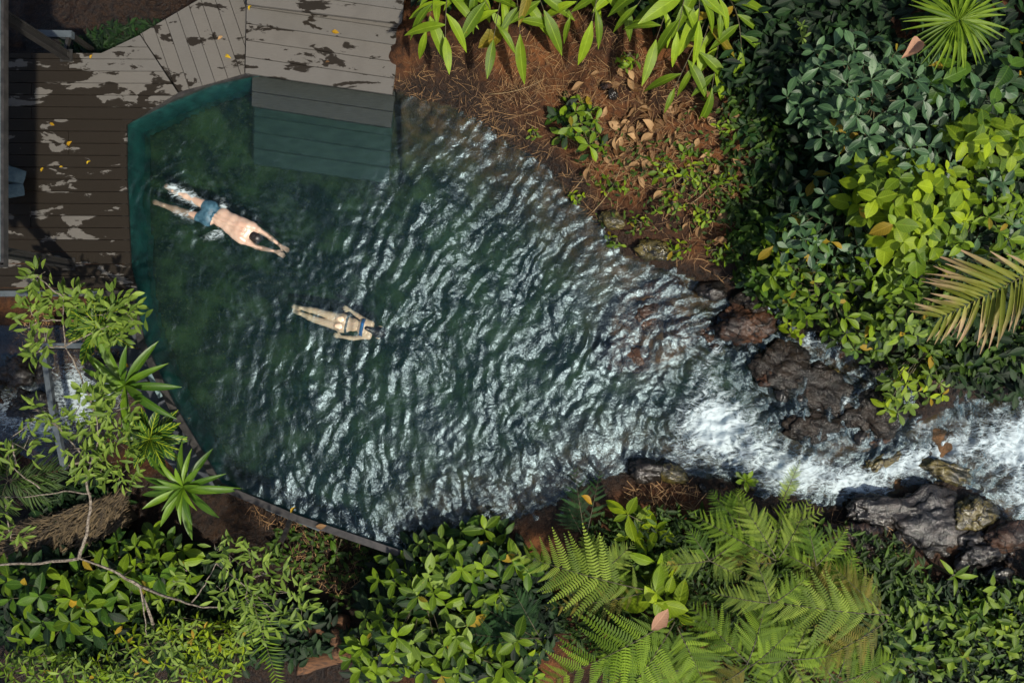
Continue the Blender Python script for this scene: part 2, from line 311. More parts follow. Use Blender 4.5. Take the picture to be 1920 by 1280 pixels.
def terrain(x, y):
    num = np.zeros(x.shape); den = np.zeros(x.shape)
    for cx, cy_, z in CW:
        w = 1 / (np.hypot(x - cx, y - cy_) ** 3 + .05); num += w * z; den += w
    zc = num / den + .12 * (fbm(x * 1.3, y * 1.3, 3) - .5) + .10 * (fbm(x * 5, y * 5, 8) - .5)
    ins = inside(WATER, x, y); ds = dist_line(SHORE_W, x, y); u = 960 + x * S; v = 640 - y * S
    sz = stream_z(x, y)
    t = sst(0, .75, ds) * (1 - .0)
    south_wall = (u < 790) & (v > 560)
    t = np.where((u < 770) & (v > 300) | (u < 480), 1, t)
    zo = lerp(np.maximum(sz + .03, -5), np.maximum(zc, sz + .05), t); zo = np.where(t >= 1, zc, zo)
    deep = .66 * (1 - sst(900, 1250, u)) + .42 * sst(900, 1250, u)
    slope = .34
    zi = -np.minimum(deep, .05 + slope * ds * (1 + .6 * (fbm(x, y, 21) - .5))) + .10 * (fbm(x * 2.2, y * 2.2, 5) - .5) * sst(.1, .8, ds)
    # thin sheet of water sliding over russet rock on the north-east shelf
    shelf = sst(1.25, .55, np.hypot((u - 1225) / 125, (v - 610) / 120)); zi = np.maximum(zi, lerp(-2.0, -.06 + .05 * (fbm(x * 3, y * 3, 15) - .5), shelf))
    zi = np.where((u > 455) & (u < 748) & (v > 90) & (v < 352), np.minimum(zi, -.5), zi)
    rocky = sst(1420, 1520, u)
    zs = sz - .13 + .22 * (fbm(x * 2.6, y * 2.6, 31, 4) - .5) * 1.3
    zi = lerp(zi, zs, rocky)
    z = np.where(ins, zi, zo)
    # platform of soil under the steps and deck
    return z, ins, ds, shelf
def grid(x0, x1, y0, y1, h):
    nx = int((x1 - x0) / h) + 1; ny = int((y1 - y0) / h) + 1
    X, Y = np.meshgrid(np.linspace(x0, x1, nx), np.linspace(y0, y1, ny)); return X, Y
def quads_of(ny, nx, keep=None):
    i = np.arange(ny * nx).reshape(ny, nx); q = np.stack([i[:-1, :-1], i[:-1, 1:], i[1:, 1:], i[1:, :-1]], -1)
    return q.reshape(-1, 4) if keep is None else q[keep]
GX0, GX1, GY0, GY1, GH = -11.6, 11.6, -8.4, 8.4, .05
GX, GY = grid(GX0, GX1, GY0, GY1, GH)
GZ, GIN, GDS, GSH = terrain(GX, GY)
GU = 960 + GX * S; GV = 640 - GY * S
shallow = np.clip(np.maximum(GSH, np.maximum(sst(1380, 1480, GU), .8 * sst(1.3, .2, GDS) * (GU > 700))), 0, 1) * GIN
gv = np.stack([GX, GY, GZ], -1).reshape(-1, 3)
ground = link('ground', big_mesh('ground', gv, quads_of(*GX.shape), MAT['ground'], {'bed': GIN.astype(float), 'shallow': shallow, 'damp_shade': np.clip(sst(.55, .1, GDS + .5 * (fbm(GX * 2, GY * 2, 71) - .5)) + sst(1290, 1400, GU) * sst(1.3, .7, GDS) * (GV > 480) + ((GU < 480) & (GV < 140)) + sst(760, 700, GU) * sst(880, 940, GV), 0, 1)}))  # damp shore and stream bank; deck gap and ravine darkened as painted shade
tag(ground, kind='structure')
def gz(x, y):
    i = int(round((y - GY0) / (GY1 - GY0) * (GX.shape[0] - 1))); j = int(round((x - GX0) / (GX1 - GX0) * (GX.shape[1] - 1)))
    return float(GZ[max(0, min(GX.shape[0] - 1, i)), max(0, min(GX.shape[1] - 1, j))])
# the forest floor beyond, out to the horizon
fx = [-160, -60, -25, GX0 + .1, GX1 - .1, 25, 60, 160]; fy = [-160, -60, -25, GY0 + .1, GY1 - .1, 25, 60, 160]
mb = MB()
for yy in fy:
    for xx in fx: mb.v.append(Vector((xx, yy, gz(xx, yy) - .1 + .004 * max(abs(xx), abs(yy)) if max(abs(xx) - 11.5, abs(yy) - 8.3) <= 0 else -.2)))
for i in range(7):
    for j in range(7):
        if not (i == 3 and j == 3): mb.f.append((i * 8 + j, i * 8 + j + 1, (i + 1) * 8 + j + 1, (i + 1) * 8 + j))
tag(mb.build('forest_floor', MAT['ground'], smooth=True), kind='structure')

WX, WY = grid(-6.6, 11.0, -3.9, 4.6, .021)
WU = 960 + WX * S; WV = 640 - WY * S
def waves():
    rg = np.random.RandomState(4)
    wx = WX + .34 * (fbm(WX * 1.1, WY * 1.1, 41, 3) - .5) + .10 * (fbm(WX * 4.5, WY * 4.5, 43, 2) - .5); wy = WY + .34 * (fbm(WX * 1.1, WY * 1.1, 51, 3) - .5) + .10 * (fbm(WX * 4.5, WY * 4.5, 53, 2) - .5)
    A = .27 + .73 * sst(520, 1000, WU + .45 * (WV - 430)); A *= .62 + .8 * sst(.28, .75, fbm(WX * .7, WY * .7, 33, 3))
    A *= 1 - .6 * sst(340, 250, WU) - .0; h = np.zeros(WX.shape); A *= 1 - .75 * sst(1.3, .7, np.hypot((WU - 605) / 150, (WV - 235) / 110))
    fx_, fy_ = (1345 - 960) / S, (640 - 790) / S
    for i in range(14):
        sx, sy = fx_ + rg.uniform(-.9, .7), fy_ + rg.uniform(-.9, 1.6); r = np.hypot(wx - sx, wy - sy); lam = rg.uniform(.10, .27)
        g = .2 + 1.5 * fbm(wx * 1.1 + 7 * i, wy * 1.1, 60 + i, 2) ** 1.5
        h += .076 * lam / 6.283 * g * np.sin(6.283 * r / lam + rg.uniform(0, 6.28)) * (.55 + .8 * np.exp(-r / 4))
    for i in range(34):
        a = rg.uniform(0, 6.283); lam = rg.uniform(.07, .32); g = .3 + 1.4 * fbm(wx * 1.3 - 5 * i, wy * 1.3, 160 + i, 2)
        h += .036 * lam / 6.283 * g * np.sin(6.283 * (wx * math.cos(a) + wy * math.sin(a)) / lam + rg.uniform(0, 6.28))
    for i in range(9):
        a = rg.uniform(1.9, 3.6); lam = rg.uniform(.55, 1.5); h += .045 * lam / 6.283 * np.sin(6.283 * (wx * math.cos(a) + wy * math.sin(a)) / lam + rg.uniform(0, 6.28))
    h += .030 * (fbm(wx * 2.6, wy * 2.6, 77, 4) - .5); h = h + 10 * h * np.abs(h)
    h *= A
    for (u, v, amp, lam, rad) in ((345, 378, .010, .17, .85), (430, 415, .007, .21, .8), (470, 440, .005, .15, .7), (545, 478, .006, .13, .55), (500, 560, .0035, .16, .9), (625, 600, .003, .2, .8)):
        r = np.hypot(wx - (u - 960) / S, wy - (640 - v) / S); h += amp * np.sin(6.283 * r / lam) * np.exp(-(r / rad) ** 2)
    return h, A
WH, WA = waves()
foam = np.zeros(WX.shape)
for u, v, ru, rv, s, rot in ((1345, 800, 75, 70, 1.25, 0), (1400, 845, 120, 55, .85, .2), (1330, 720, 45, 70, .5, 0), (1290, 850, 70, 40, .55, 0), (1480, 880, 110, 42, 1.05, .2), (1590, 900, 90, 34, 1.0, 0), (1680, 868, 90, 30, 1.0, -.4), (1760, 838, 90, 28, .95, -.35), (1830, 800, 70, 16, .7, 0), (1790, 1040, 60, 16, .6, .3), (1815, 1005, 60, 40, .75, .5), (1700, 1010, 30, 40, .5, .2), (1515, 640, 20, 22, .7, 0), (1440, 575, 40, 14, .45, 0), (1690, 690, 34, 20, .55, .3), (1345, 650, 16, 24, .6, 0), (1575, 745, 10, 14, .7, 0), (1540, 810, 12, 10, .7, 0), (1610, 790, 10, 20, .65, 0), (1880, 830, 85, 65, 1.1, .3), (1905, 900, 60, 80, .85, .2), (1820, 800, 80, 30, .5, .2), (1760, 830, 80, 25, .45, -.4),
                             (1950, 840, 100, 110, .8, 0), (1710, 800, 40, 18, .45, -.4), (1900, 780, 60, 25, .45, 0), (350, 368, 36, 13, .95, .4), (328, 354, 18, 9, .8, .4), (418, 386, 8, 16, .8, 0), (404, 440, 28, 10, .7, -.3), (345, 402, 24, 8, .65, .2), (372, 384, 18, 8, .7, .3)):
    c, s_ = math.cos(rot), math.sin(rot); du = (WU - u) * c + (WV - v) * s_; dv = -(WU - u) * s_ + (WV - v) * c
    foam = np.maximum(foam, s * np.exp(-((du / ru) ** 2 + (dv / rv) ** 2) * 1.1))
turb = sst(1200, 1350, WU); SZ = stream_z(WX, WY)
WH = WH * (1 + .8 * turb) + turb * .05 * (fbm(WX * 3.4, WY * 3.4, 91, 4) - .5) + .09 * foam * (fbm(WX * 4.5, WY * 4.5, 95, 3) - .35) * (WU > 1100)
WZ = SZ + WH
WW = inside(WATER, WX, WY); near = dist_line(WATER, WX, WY, True); keep = WW | ((near < .35) & ((WU > 800) | (WV < 200) & (WU > 480)))
WC = .30 + .7 * WA + .5 * turb
kq = keep[:-1, :-1] & keep[1:, 1:] & keep[:-1, 1:] & keep[1:, :-1]
used = np.zeros(WX.size, bool); q = quads_of(*WX.shape, kq); used[q.ravel()] = True; remap = np.cumsum(used) - 1
water = link('pool_water', big_mesh('pool_water', np.stack([WX, WY, WZ], -1).reshape(-1, 3)[used], remap[q], MAT['water'], {'foam': foam.ravel()[used], 'chop': WC.ravel()[used]}))
tag(water, kind='structure')
# the brook below the pool, on the left
BX, BY = grid(-11.4, -6.2, -3.2, .3, .04); BU = 960 + BX * S * H / (H + 1.75); BV = 640 - BY * S * H / (H + 1.75)
bf = np.zeros(BX.shape)
for u, v, ru, rv, s in ((150, 740, 45, 60, .95), (90, 800, 70, 30, .75), (20, 770, 50, 40, .7), (60, 745, 30, 40, .45), (200, 720, 40, 50, .8)):
    bf = np.maximum(bf, s * np.exp(-((BU - u) / ru) ** 2 - ((BV - v) / rv) ** 2))
BZ = -1.66 + .04 * (fbm(BX * 5, BY * 5, 6) - .5) + .05 * bf * fbm(BX * 7, BY * 7, 12)
tag(link('brook_water', big_mesh('brook_water', np.stack([BX, BY, BZ], -1).reshape(-1, 3), quads_of(*BX.shape), MAT['water'], {'foam': bf, 'chop': np.full(BX.shape, .8)})), kind='structure')

# ------------------------------------------------------------------ pool wall, ledge, frames
def clip(poly, nx, ny, c):               # keep nx*x + ny*y <= c
    out = []; n = len(poly)
    for i in range(n):
        a = poly[i]; b = poly[(i + 1) % n]; da = nx * a[0] + ny * a[1] - c; db = nx * b[0] + ny * b[1] - c
        if da <= 0: out.append(a)
        if da * db < 0: t = da / (da - db); out.append((a[0] + t * (b[0] - a[0]), a[1] + t * (b[1] - a[1])))
    return out
def boards(parent, poly_px, dir_px, pitch_px, z, mat, thick=.04, gap=.011, start=0.0, rnd=random.Random(3), splits=()):
    L = math.hypot(*dir_px); d = (dir_px[0] / L, dir_px[1] / L); nrm = (-d[1], d[0])
    t = [p[0] * nrm[0] + p[1] * nrm[1] for p in poly_px]; lo, hi = min(t), max(t); k = lo - start * pitch_px; g = gap * S / 2
    while k < hi:
        pl = clip(clip(poly_px, nrm[0], nrm[1], k + pitch_px - g), -nrm[0], -nrm[1], -(k + g))
        pieces = [pl]
        if len(pl) >= 3 and splits:
            s = rnd.choice(splits)
            if s is not None: pieces = [clip(pl, d[0], d[1], s - g * .7), clip(pl, -d[0], -d[1], -(s + g * .7))]
        for q_ in pieces:
            if len(q_) < 3: continue
            zz = z + rnd.uniform(-.003, .003); w = [P(u, v, zz) for u, v in q_]
            MB().prism([(p.x, p.y) for p in w], zz - thick, zz).build('board', mat, parent)
        k += pitch_px
pw = empty('pool_wall', P(300, 640, -1.2), 'dark capped teal pool wall running along the deck and lower pool edge', 'pool wall')
def offs(pts, d):                        # offset polyline (in metres), left positive
    out = []
    for i in range(len(pts)):
        a = pts[max(i - 1, 0)]; b = pts[min(i + 1, len(pts) - 1)]; dx, dy = b[0] - a[0], b[1] - a[1]; l = math.hypot(dx, dy)
        out.append((pts[i][0] - dy / l * d, pts[i][1] + dx / l * d))
    return out
W_in = [tuple(p) for p in to_w(POOL_WALL)]; W_in = [(W_in[0][0] + .25, W_in[0][1] + .03)] + W_in[1:]
W_out = offs(W_in, -.09)
for i in range(len(W_in) - 1):
    top = .035 if i < 7 else .05
    MB().prism([W_in[i], W_in[i + 1], W_out[i + 1], W_out[i]], -1.75, top - .03).build('wall_panel', MAT['teal'], pw)
    ci = offs([W_in[i], W_in[i + 1]], .012); co = offs([W_in[i], W_in[i + 1]], -.06 if i < 6 else -.10)
    MB().prism([ci[0], ci[1], co[1], co[0]], top - .028, top + (.05 if i < 6 else .012)).build('coping', MAT['coping'], pw)
# floor ledge of teal lining at the foot of the wall
lg = empty('concrete_ledge', P(300, 760, -.6), 'smooth slate grey concrete ledge outside the lower pool wall beneath the bromeliads', 'ledge')
for nm, pl, z0, z1 in (('slab', [(195, 575), (262, 575), (275, 650), (225, 650)], -1.6, -.30), ('slab', [(222, 655), (270, 655), (322, 765), (285, 800)], -1.6, -.34), ('slab', [(285, 760), (318, 745), (420, 925), (368, 925), (300, 850)], -1.6, -.20)):
    MB().prism([(P(u, v, z1).x, P(u, v, z1).y) for u, v in pl], z0, z1).build(nm, MAT['slate'], lg)
MB().bar(P(280, 690, -.12), P(306, 742, -.12), .16, .03).build('spill_chute', MAT['roof'], lg)
fr = empty('steel_frame', P(95, 700, -1.7), 'thin blue grey steel frame standing over the brook below the deck', 'frame')
for a, b in (((82, 650), (98, 762)), ((98, 762), (122, 880)), ((82, 648), (160, 648)), ((160, 648), (235, 648))):
    MB().bar(P(*a, -.55), P(*b, -.55), .09, .08).build('bar', MAT['steel'], fr)
for a in ((84, 652), (120, 868)): MB().bar(P(*a, -.58), P(*a, -.58) + Vector((0, 0, -1.3)), .07, .07, Vector((1, 0, 0))).build('post', MAT['dark_steel'], fr)
st = empty('wall_strut', P(535, 1000, -1.1), 'short dark timber strut and rail bracing the outside of the lower wall', 'strut')
MB().bar(P(545, 972, -.12), P(530, 1012, -.9), .07, .07).build('strut', MAT['coping'], st)
MB().bar(P(500, 952, -.03), P(600, 992, -.03), .05, .06).build('rail', MAT['steel'], st)

# ------------------------------------------------------------------ deck and steps
DZ = .10
dk = empty('wooden_deck', P(120, 320, -.4), 'weathered grey wooden deck with dark wet patches beside the pool', 'deck')
boards(dk, [(-260, 100), (190, 100), (262, 66), (333, 174), (237, 233), (237, 330), (245, 500), (257, 547), (-260, 547)], (1, 0.006), 22.6, DZ, MAT['deck'], splits=(130, 60, None, None))
boards(dk, [(263, 64), (372, 0), (372, -60), (462, -60), (462, 20), (458, 138), (400, 155), (335, 172)], (115, 335), 25, DZ, MAT['deck_diag'], splits=(None,))
MB().bar(P(-260, 552, DZ - .02), P(196, 550, DZ - .02), .09, .10).build('edge_beam', MAT['steel'], dk)
MB().bar(P(196, 550, DZ - .02), P(258, 550, DZ - .02), .09, .10).build('edge_beam', MAT['dark_wood'], dk)
for v in (140, 330, 520): MB().bar(P(-250, v, -.02), P(232, v, -.02), .08, .15).build('joist', MAT['dark_wood'], dk)
MB().bar(P(268, 80, -.02), P(455, 60, -.02), .08, .15).build('joist', MAT['dark_wood'], dk)
for u, v in ((-60, 330), (90, 140), (90, 520), (200, 330), (380, 90)):
    a = P(u, v, -.1); MB().bar(a, Vector((a.x, a.y, gz(a.x, a.y) - .2)), .1, .1, Vector((1, 0, 0))).build('pile', MAT['dark_wood'], dk)
ps = empty('pool_steps', P(600, 180, -.6), 'broad weathered wooden steps leading down from the bank into the pool', 'steps')
STEP = [('step', [(463, -90), (765, -90), (753, 44), (463, 8)], .50, MAT['steps']), ('step', [(463, -12), (757, 20), (735, 178), (460, 137)], .25, MAT['steps']),
        ('step', [(474, 120), (744, 150), (733, 240), (472, 199)], -.045, MAT['steps_wet']), ('step', [(478, 180), (738, 215), (728, 344), (476, 309)], -.30, MAT['algae'])]
for nm, pl, z, mt in STEP:
    a = [P(u, v, z - .1) for u, v in pl]; c = sum(a, Vector()) / 4
    f_ = MB(); ins_ = [c + (p - c) * .94 for p in a]
    for i in range(4): f_.bar(ins_[i], ins_[(i + 1) % 4], .06, .11)
    fo = f_.build('step', MAT['dark_wood'], ps)
    off = ps.location
    L = len([0]); r = random.Random(int(z * 100) + 50)
    dirp = (275, 40); Ln = math.hypot(*dirp); d = (dirp[0] / Ln, dirp[1] / Ln); nrm = (-d[1], d[0]); t = [p[0] * nrm[0] + p[1] * nrm[1] for p in pl]; hi, lo = max(t), min(t); pitch = 31 if z > 0 else 30; k = hi - pitch
    while k > lo - pitch:
        q_ = clip(clip(pl, nrm[0], nrm[1], k + pitch - .7), -nrm[0], -nrm[1], -(k + .7))
        if len(q_) >= 3:
            zz = z + r.uniform(-.003, .003); w = [P(u, v, zz) for u, v in q_]
            o = MB().prism([(p.x - off.x, p.y - off.y) for p in w], zz - .045 - off.z, zz - off.z).build('board', mt, fo)
        k -= pitch
for u, v in ((480, 120), (725, 160), (490, 20), (735, 40)):
    a = P(u, v, .1); MB().bar(a, Vector((a.x, a.y, gz(a.x, a.y) - .3)), .1, .1, Vector((1, 0, 0))).build('post', MAT['dark_wood'], ps)

# ------------------------------------------------------------------ pavilion
RZ = 2.1
pv = empty('pavilion', P(60, 300, .1), 'dark steel pavilion with pale blue sheet roof whose edge overhangs the deck', 'pavilion')
e0 = P(11, 497, RZ); e1 = P(11, -140, RZ)
for u, v in ((130, 495), (125, 105)):
    b = P(u, v, DZ); c_ = MB(); o3 = Vector((.09, 0, 0))
    for dx, dy, w, hgt in ((0, 0, .03, .10), (0, .06, .11, .025), (0, -.06, .11, .025)):
        c_.bar(b + Vector((dx, dy, -.04)), b + Vector((dx, dy, RZ - .2)), w if dy == 0 else .11, hgt if dy == 0 else .025, Vector((0, 1, 0)))
    c_.build('post', MAT['dark_steel'], pv); MB().bar(b + Vector((0, 0, .0)), b + Vector((0, 0, .015)), .2, .2, Vector((0, 1, 0))).build('base_plate', MAT['dark_steel'], pv)
MB().bar(P(130, 495, DZ) + Vector((0, -.3, RZ - .2)), P(125, 105, DZ) + Vector((0, 1.2, RZ - .2)), .09, .14).build('beam', MAT['dark_steel'], pv)
for i in range(6):
    x1 = e0.x - .05 - i * .62; MB().prism([(x1, e0.y + .03), (x1 - .60, e0.y + .03), (x1 - .60, e1.y), (x1, e1.y)], RZ - .02, RZ + .005 * (i % 2)).build('roof_panel', MAT['roof'], pv)
MB().bar(e0 + Vector((-.02, 0, 0)), e1 + Vector((-.02, 0, 0)), .045, .09).build('fascia', MAT['coping'], pv)
MB().bar(e0 + Vector((0, 0, 0)), e0 + Vector((-3.7, 0, 0)), .05, .09).build('fascia', MAT['coping'], pv)
lgr = empty('ledger_beam', P(100, 66, -.25), 'pale grey steel ledger beam in the dark gap behind the deck', 'beam')
MB().bar(P(55, 64, -.2), P(137, 66, -.2), .11, .09).build('rail', MAT['steel'], lgr); MB().bar(P(130, 68, -.2), P(122, 100, -.2), .05, .06).build('tie', MAT['dark_steel'], lgr)
MB().bar(P(133, 66, -.25), P(133, 66, -.25) + Vector((0, 0, -.6)), .07, .07, Vector((1, 0, 0))).build('leg', MAT['dark_steel'], lgr)
print('setting', round(time.time() - T0, 1))
# ------------------------------------------------------------------ leaf shapes
def leaf_geo(n=7, w=.42, belly=.45, tipw=0.0, fold=.12, droop=.18, wave=0.0, twist=0.0, stalk=.06):
    v, f, uv = [], [], []
    for i in range(n):
        t = i / (n - 1); tt = max(0, (t - stalk) / (1 - stalk))
        e = math.log(.5) / math.log(belly); hw = (w / 2) * max(.0, math.sin(math.pi * min(1, tt ** e))) ** .8 if t > stalk else .012
        if i == n - 1: hw = .004 + tipw
        z = -droop * t * t; x = t * (1 - .12 * droop * t)
        a = twist * t
        for k in (-1, 0, 1):
            yy = k * hw; zz = z + (fold * abs(k) * hw * 2 if k else 0) + (wave * math.sin(t * 17 + k) * hw if k else 0)
            v.append((x, yy * math.cos(a) - (zz - z) * math.sin(a), z + (zz - z) * math.cos(a) + yy * math.sin(a))); uv.append((t, .5 + .5 * k * (hw / (w / 2) if w else 0)))
        if i:
            b = i * 3; f += [(b - 3, b, b + 1, b - 2), (b - 2, b + 1, b + 2, b - 1)]
    return v, f, uv
SHAPES = {
    'ovate': [dict(w=.46, belly=.5, fold=.18, droop=.15), dict(w=.42, belly=.48, fold=.10, droop=.3, twist=.25), dict(w=.44, belly=.52, fold=.26, droop=.08, twist=-.2)],
    'obovate': [dict(w=.44, belly=.6, fold=.15, droop=.14), dict(w=.40, belly=.58, fold=.22, droop=.28, twist=.2), dict(w=.42, belly=.62, fold=.08, droop=.08, twist=-.2)],
    'round': [dict(w=.66, belly=.42, fold=.12, droop=.2), dict(w=.60, belly=.42, fold=.2, droop=.35, twist=.3), dict(w=.62, belly=.44, fold=.05, droop=.12, twist=-.3)],
    'slim': [dict(w=.30, belly=.5, fold=.22, droop=.12), dict(w=.27, belly=.48, fold=.15, droop=.28, twist=.3), dict(w=.30, belly=.52, fold=.3, droop=.05, twist=-.3)],
    'ginger': [dict(n=9, w=.24, belly=.42, fold=.16, droop=.35, wave=.05), dict(n=9, w=.22, belly=.45, fold=.24, droop=.55, twist=.3), dict(n=9, w=.26, belly=.4, fold=.1, droop=.2, wave=.08, twist=-.3)],
    'strap': [dict(n=9, w=.165, belly=.50, fold=.35, droop=.25, stalk=0.), dict(n=9, w=.15, belly=.48, fold=.45, droop=.4, stalk=0.), dict(n=9, w=.17, belly=.55, fold=.3, droop=.12, stalk=0., twist=.15)],
    'croton': [dict(n=8, w=.30, belly=.55, fold=.12, droop=.25, wave=.14), dict(n=8, w=.27, belly=.55, fold=.2, droop=.4, wave=.18, twist=.2), dict(n=8, w=.32, belly=.58, fold=.08, droop=.15, wave=.1)],
    'leaflet': [dict(n=6, w=.085, belly=.35, fold=.5, droop=.14, stalk=0.), dict(n=6, w=.075, belly=.35, fold=.6, droop=.26, stalk=0., twist=.2)],
    'curled': [dict(w=.5, belly=.5, fold=.5, droop=-.25, twist=.6), dict(w=.44, belly=.5, fold=.7, droop=.3, twist=-.5), dict(w=.55, belly=.45, fold=.25, droop=.1, wave=.3)],
}
_lm = {}
def leafmesh(shape, mat):
    k = (shape, mat.name)
    if k not in _lm:
        _lm[k] = []
        for kw in SHAPES[shape]:
            v, f, uv = leaf_geo(**kw); _lm[k].append(mesh('leaf', v, f, mat, uv))
    return _lm[k]
def pinna_geo(n=15, w=.26, droop=.15, comb=.62):
    v, f, uv = [], [], []
    for i in range(n):                                   # comb of pinnules both sides of a thin rib
        t = (i + .3) / n; hw = w / 2 * (1 - t ** 1.6) * (.75 + .25 * min(1, t * 6)) + .006; z = -droop * t * t; dx = comb / n
        for s in (-1, 1):
            b = len(v); lean = .22 * hw
            v += [(t, 0, z), (t + dx, 0, z - .004), (t + dx * .85 + lean, s * hw * .96, z - .10 * hw), (t + dx * .35 + lean, s * hw, z - .12 * hw), (t + dx * .02 + lean * .4, s * hw * .55, z + .03 * hw)]
            uv += [(t, .5), (t + .02, .5), (t + .04, .5 + .5 * s), (t, .5 + .5 * s), (t, .5 + .25 * s)]
            f.append((b, b + 1, b + 2, b + 3, b + 4) if s > 0 else (b + 4, b + 3, b + 2, b + 1, b))
    b = len(v); r = .006
    v += [(0, -r, .003), (0, r, .003), (1, r * .3, -droop + .003), (1, -r * .3, -droop + .003), (.5, -r, -droop * .25 + .004), (.5, r, -droop * .25 + .004)]; uv += [(0, .5)] * 6
    f += [(b, b + 4, b + 5, b + 1), (b + 4, b + 3, b + 2, b + 5)]
    return v, f, uv
_pm = {}
def pinnamesh(mat, fine=True):
    k = (mat.name, fine)
    if k not in _pm:
        _pm[k] = []
        for dr in (.08, .22, .35):
            v, f, uv = pinna_geo(17 if fine else 11, .25 if fine else .36, dr); _pm[k].append(mesh('pinna', v, f, mat, uv, smooth=False))
    return _pm[k]
L = {}
L['lime'] = leafmat('bright_lime_leaf', (.17, .27, .008), (.32, .42, .012), .42, .38)
L['green'] = leafmat('fresh_green_leaf', (.062, .130, .006), (.18, .275, .010), .36, .3)
L['mid'] = leafmat('mid_green_leaf', (.026, .078, .006), (.080, .160, .010), .38, .25)
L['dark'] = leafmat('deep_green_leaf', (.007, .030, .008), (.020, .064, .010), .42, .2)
L['grey'] = leafmat('grey_green_leaf', (.026, .076, .026), (.078, .155, .056), .34, .2, vein=.35, veins=11, spec=.4)
L['olive'] = leafmat('olive_green_leaf', (.10, .18, .022), (.21, .30, .045), .38, .28, tip=None)
L['ginger'] = leafmat('ginger_leaf', (.10, .19, .008), (.25, .36, .014), .33, .34, vein=.3, veins=18)
L['bromeliad'] = leafmat('glossy_strap_leaf', (.060, .150, .010), (.15, .26, .015), .34, .22, vein=.12, veins=0, spec=.35)
L['yellowing'] = leafmat('yellowing_leaf', (.22, .20, .015), (.42, .26, .02), .45, .35)
L['fern'] = leafmat('fern_green', (.12, .22, .010), (.23, .35, .02), .5, .32, vein=0)
L['fern_pale'] = leafmat('pale_fern_green', (.15, .24, .025), (.28, .37, .045), .5, .32, vein=0)
L['fern_mid'] = leafmat('mid_fern_green', (.06, .14, .010), (.14, .25, .016), .5, .3, vein=0)
L['fern_old'] = leafmat('ageing_fern', (.12, .14, .012), (.24, .20, .03), .5, .3, vein=0)
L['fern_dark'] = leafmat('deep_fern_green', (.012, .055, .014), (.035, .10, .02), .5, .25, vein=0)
L['palm'] = leafmat('palm_green', (.10, .20, .012), (.20, .30, .02), .4, .35, vein=.1, veins=0)
L['palm_dry'] = leafmat('scorched_palm', (.20, .24, .02), (.32, .32, .06), .5, .3, vein=.1, veins=0, tip=(.52, .34, .22))
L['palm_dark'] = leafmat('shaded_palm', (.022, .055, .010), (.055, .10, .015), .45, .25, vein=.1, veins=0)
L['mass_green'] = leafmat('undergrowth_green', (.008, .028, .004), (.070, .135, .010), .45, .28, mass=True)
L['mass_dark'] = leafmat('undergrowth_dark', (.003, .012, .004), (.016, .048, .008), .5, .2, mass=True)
L['mass_lime'] = leafmat('undergrowth_lime', (.06, .14, .01), (.20, .29, .02), .4, .35, mass=True)
def croton_mat():
    m = leafmat('veined_croton_leaf', (.018, .065, .010), (.035, .10, .012), .32, .2, vein=1.0, veins=7, vc=(.30, .36, .02)); return m
L['croton'] = croton_mat()
L['brown'] = leafmat('dead_tan_leaf', (.16, .075, .026), (.46, .29, .14), .6, .25, vein=.2)
L['pink'] = leafmat('dead_pinkish_leaf', (.42, .22, .13), (.50, .28, .18), .6, .25, vein=.2)
L['gold'] = leafmat('fallen_golden_leaf', (.50, .27, .01), (.62, .42, .02), .45, .25, vein=.15)
UP = Vector((0, 0, 1))
def sample_ellipses(ells, n, rnd, mind):
    tot = [rx * ry for _, _, rx, ry in ells]; out = []; tries = 0
    while len(out) < n and tries < n * 60:
        tries += 1; cx, cy_, rx, ry = rnd.choices(ells, tot)[0]; a = rnd.uniform(0, 6.283); r = math.sqrt(rnd.random())
        u, v = cx + rx * r * math.cos(a), cy_ + ry * r * math.sin(a)
        if all((u - p[0]) ** 2 + (v - p[1]) ** 2 > mind * mind for p in out): out.append((u, v, r, a))
    return out
def whorl(me, root, org, tip, axis, k, size, rnd, elev=(.1, .7), young=True, name='leaf', alt=None):
    size = size * rnd.uniform(.72, 1.12)
    a0 = rnd.uniform(0, 6.283); x = axis.orthogonal().normalized(); y = axis.cross(x)
    for i in range(k):
        f = i / max(1, k - 1); a = a0 + i * 2.4 + rnd.uniform(-.25, .25); e = lerp(elev[0], elev[1], f * f if young else rnd.random()) + rnd.uniform(-.12, .12)
        d = (x * math.cos(a) + y * math.sin(a)) * math.cos(e) + axis * math.sin(e)
        s = size * lerp(1.12, .62, f * f) * rnd.uniform(.85, 1.15) if young else size * rnd.uniform(.75, 1.2)
        up = axis * 1.0 - d * axis.dot(d) + Vector((rnd.uniform(-.3, .3), rnd.uniform(-.3, .3), .25))
        place(name, rnd.choice(alt if alt and rnd.random() < .03 else me), tip - axis * (size * .25 * (1 - f)), d, up, s, root, org)
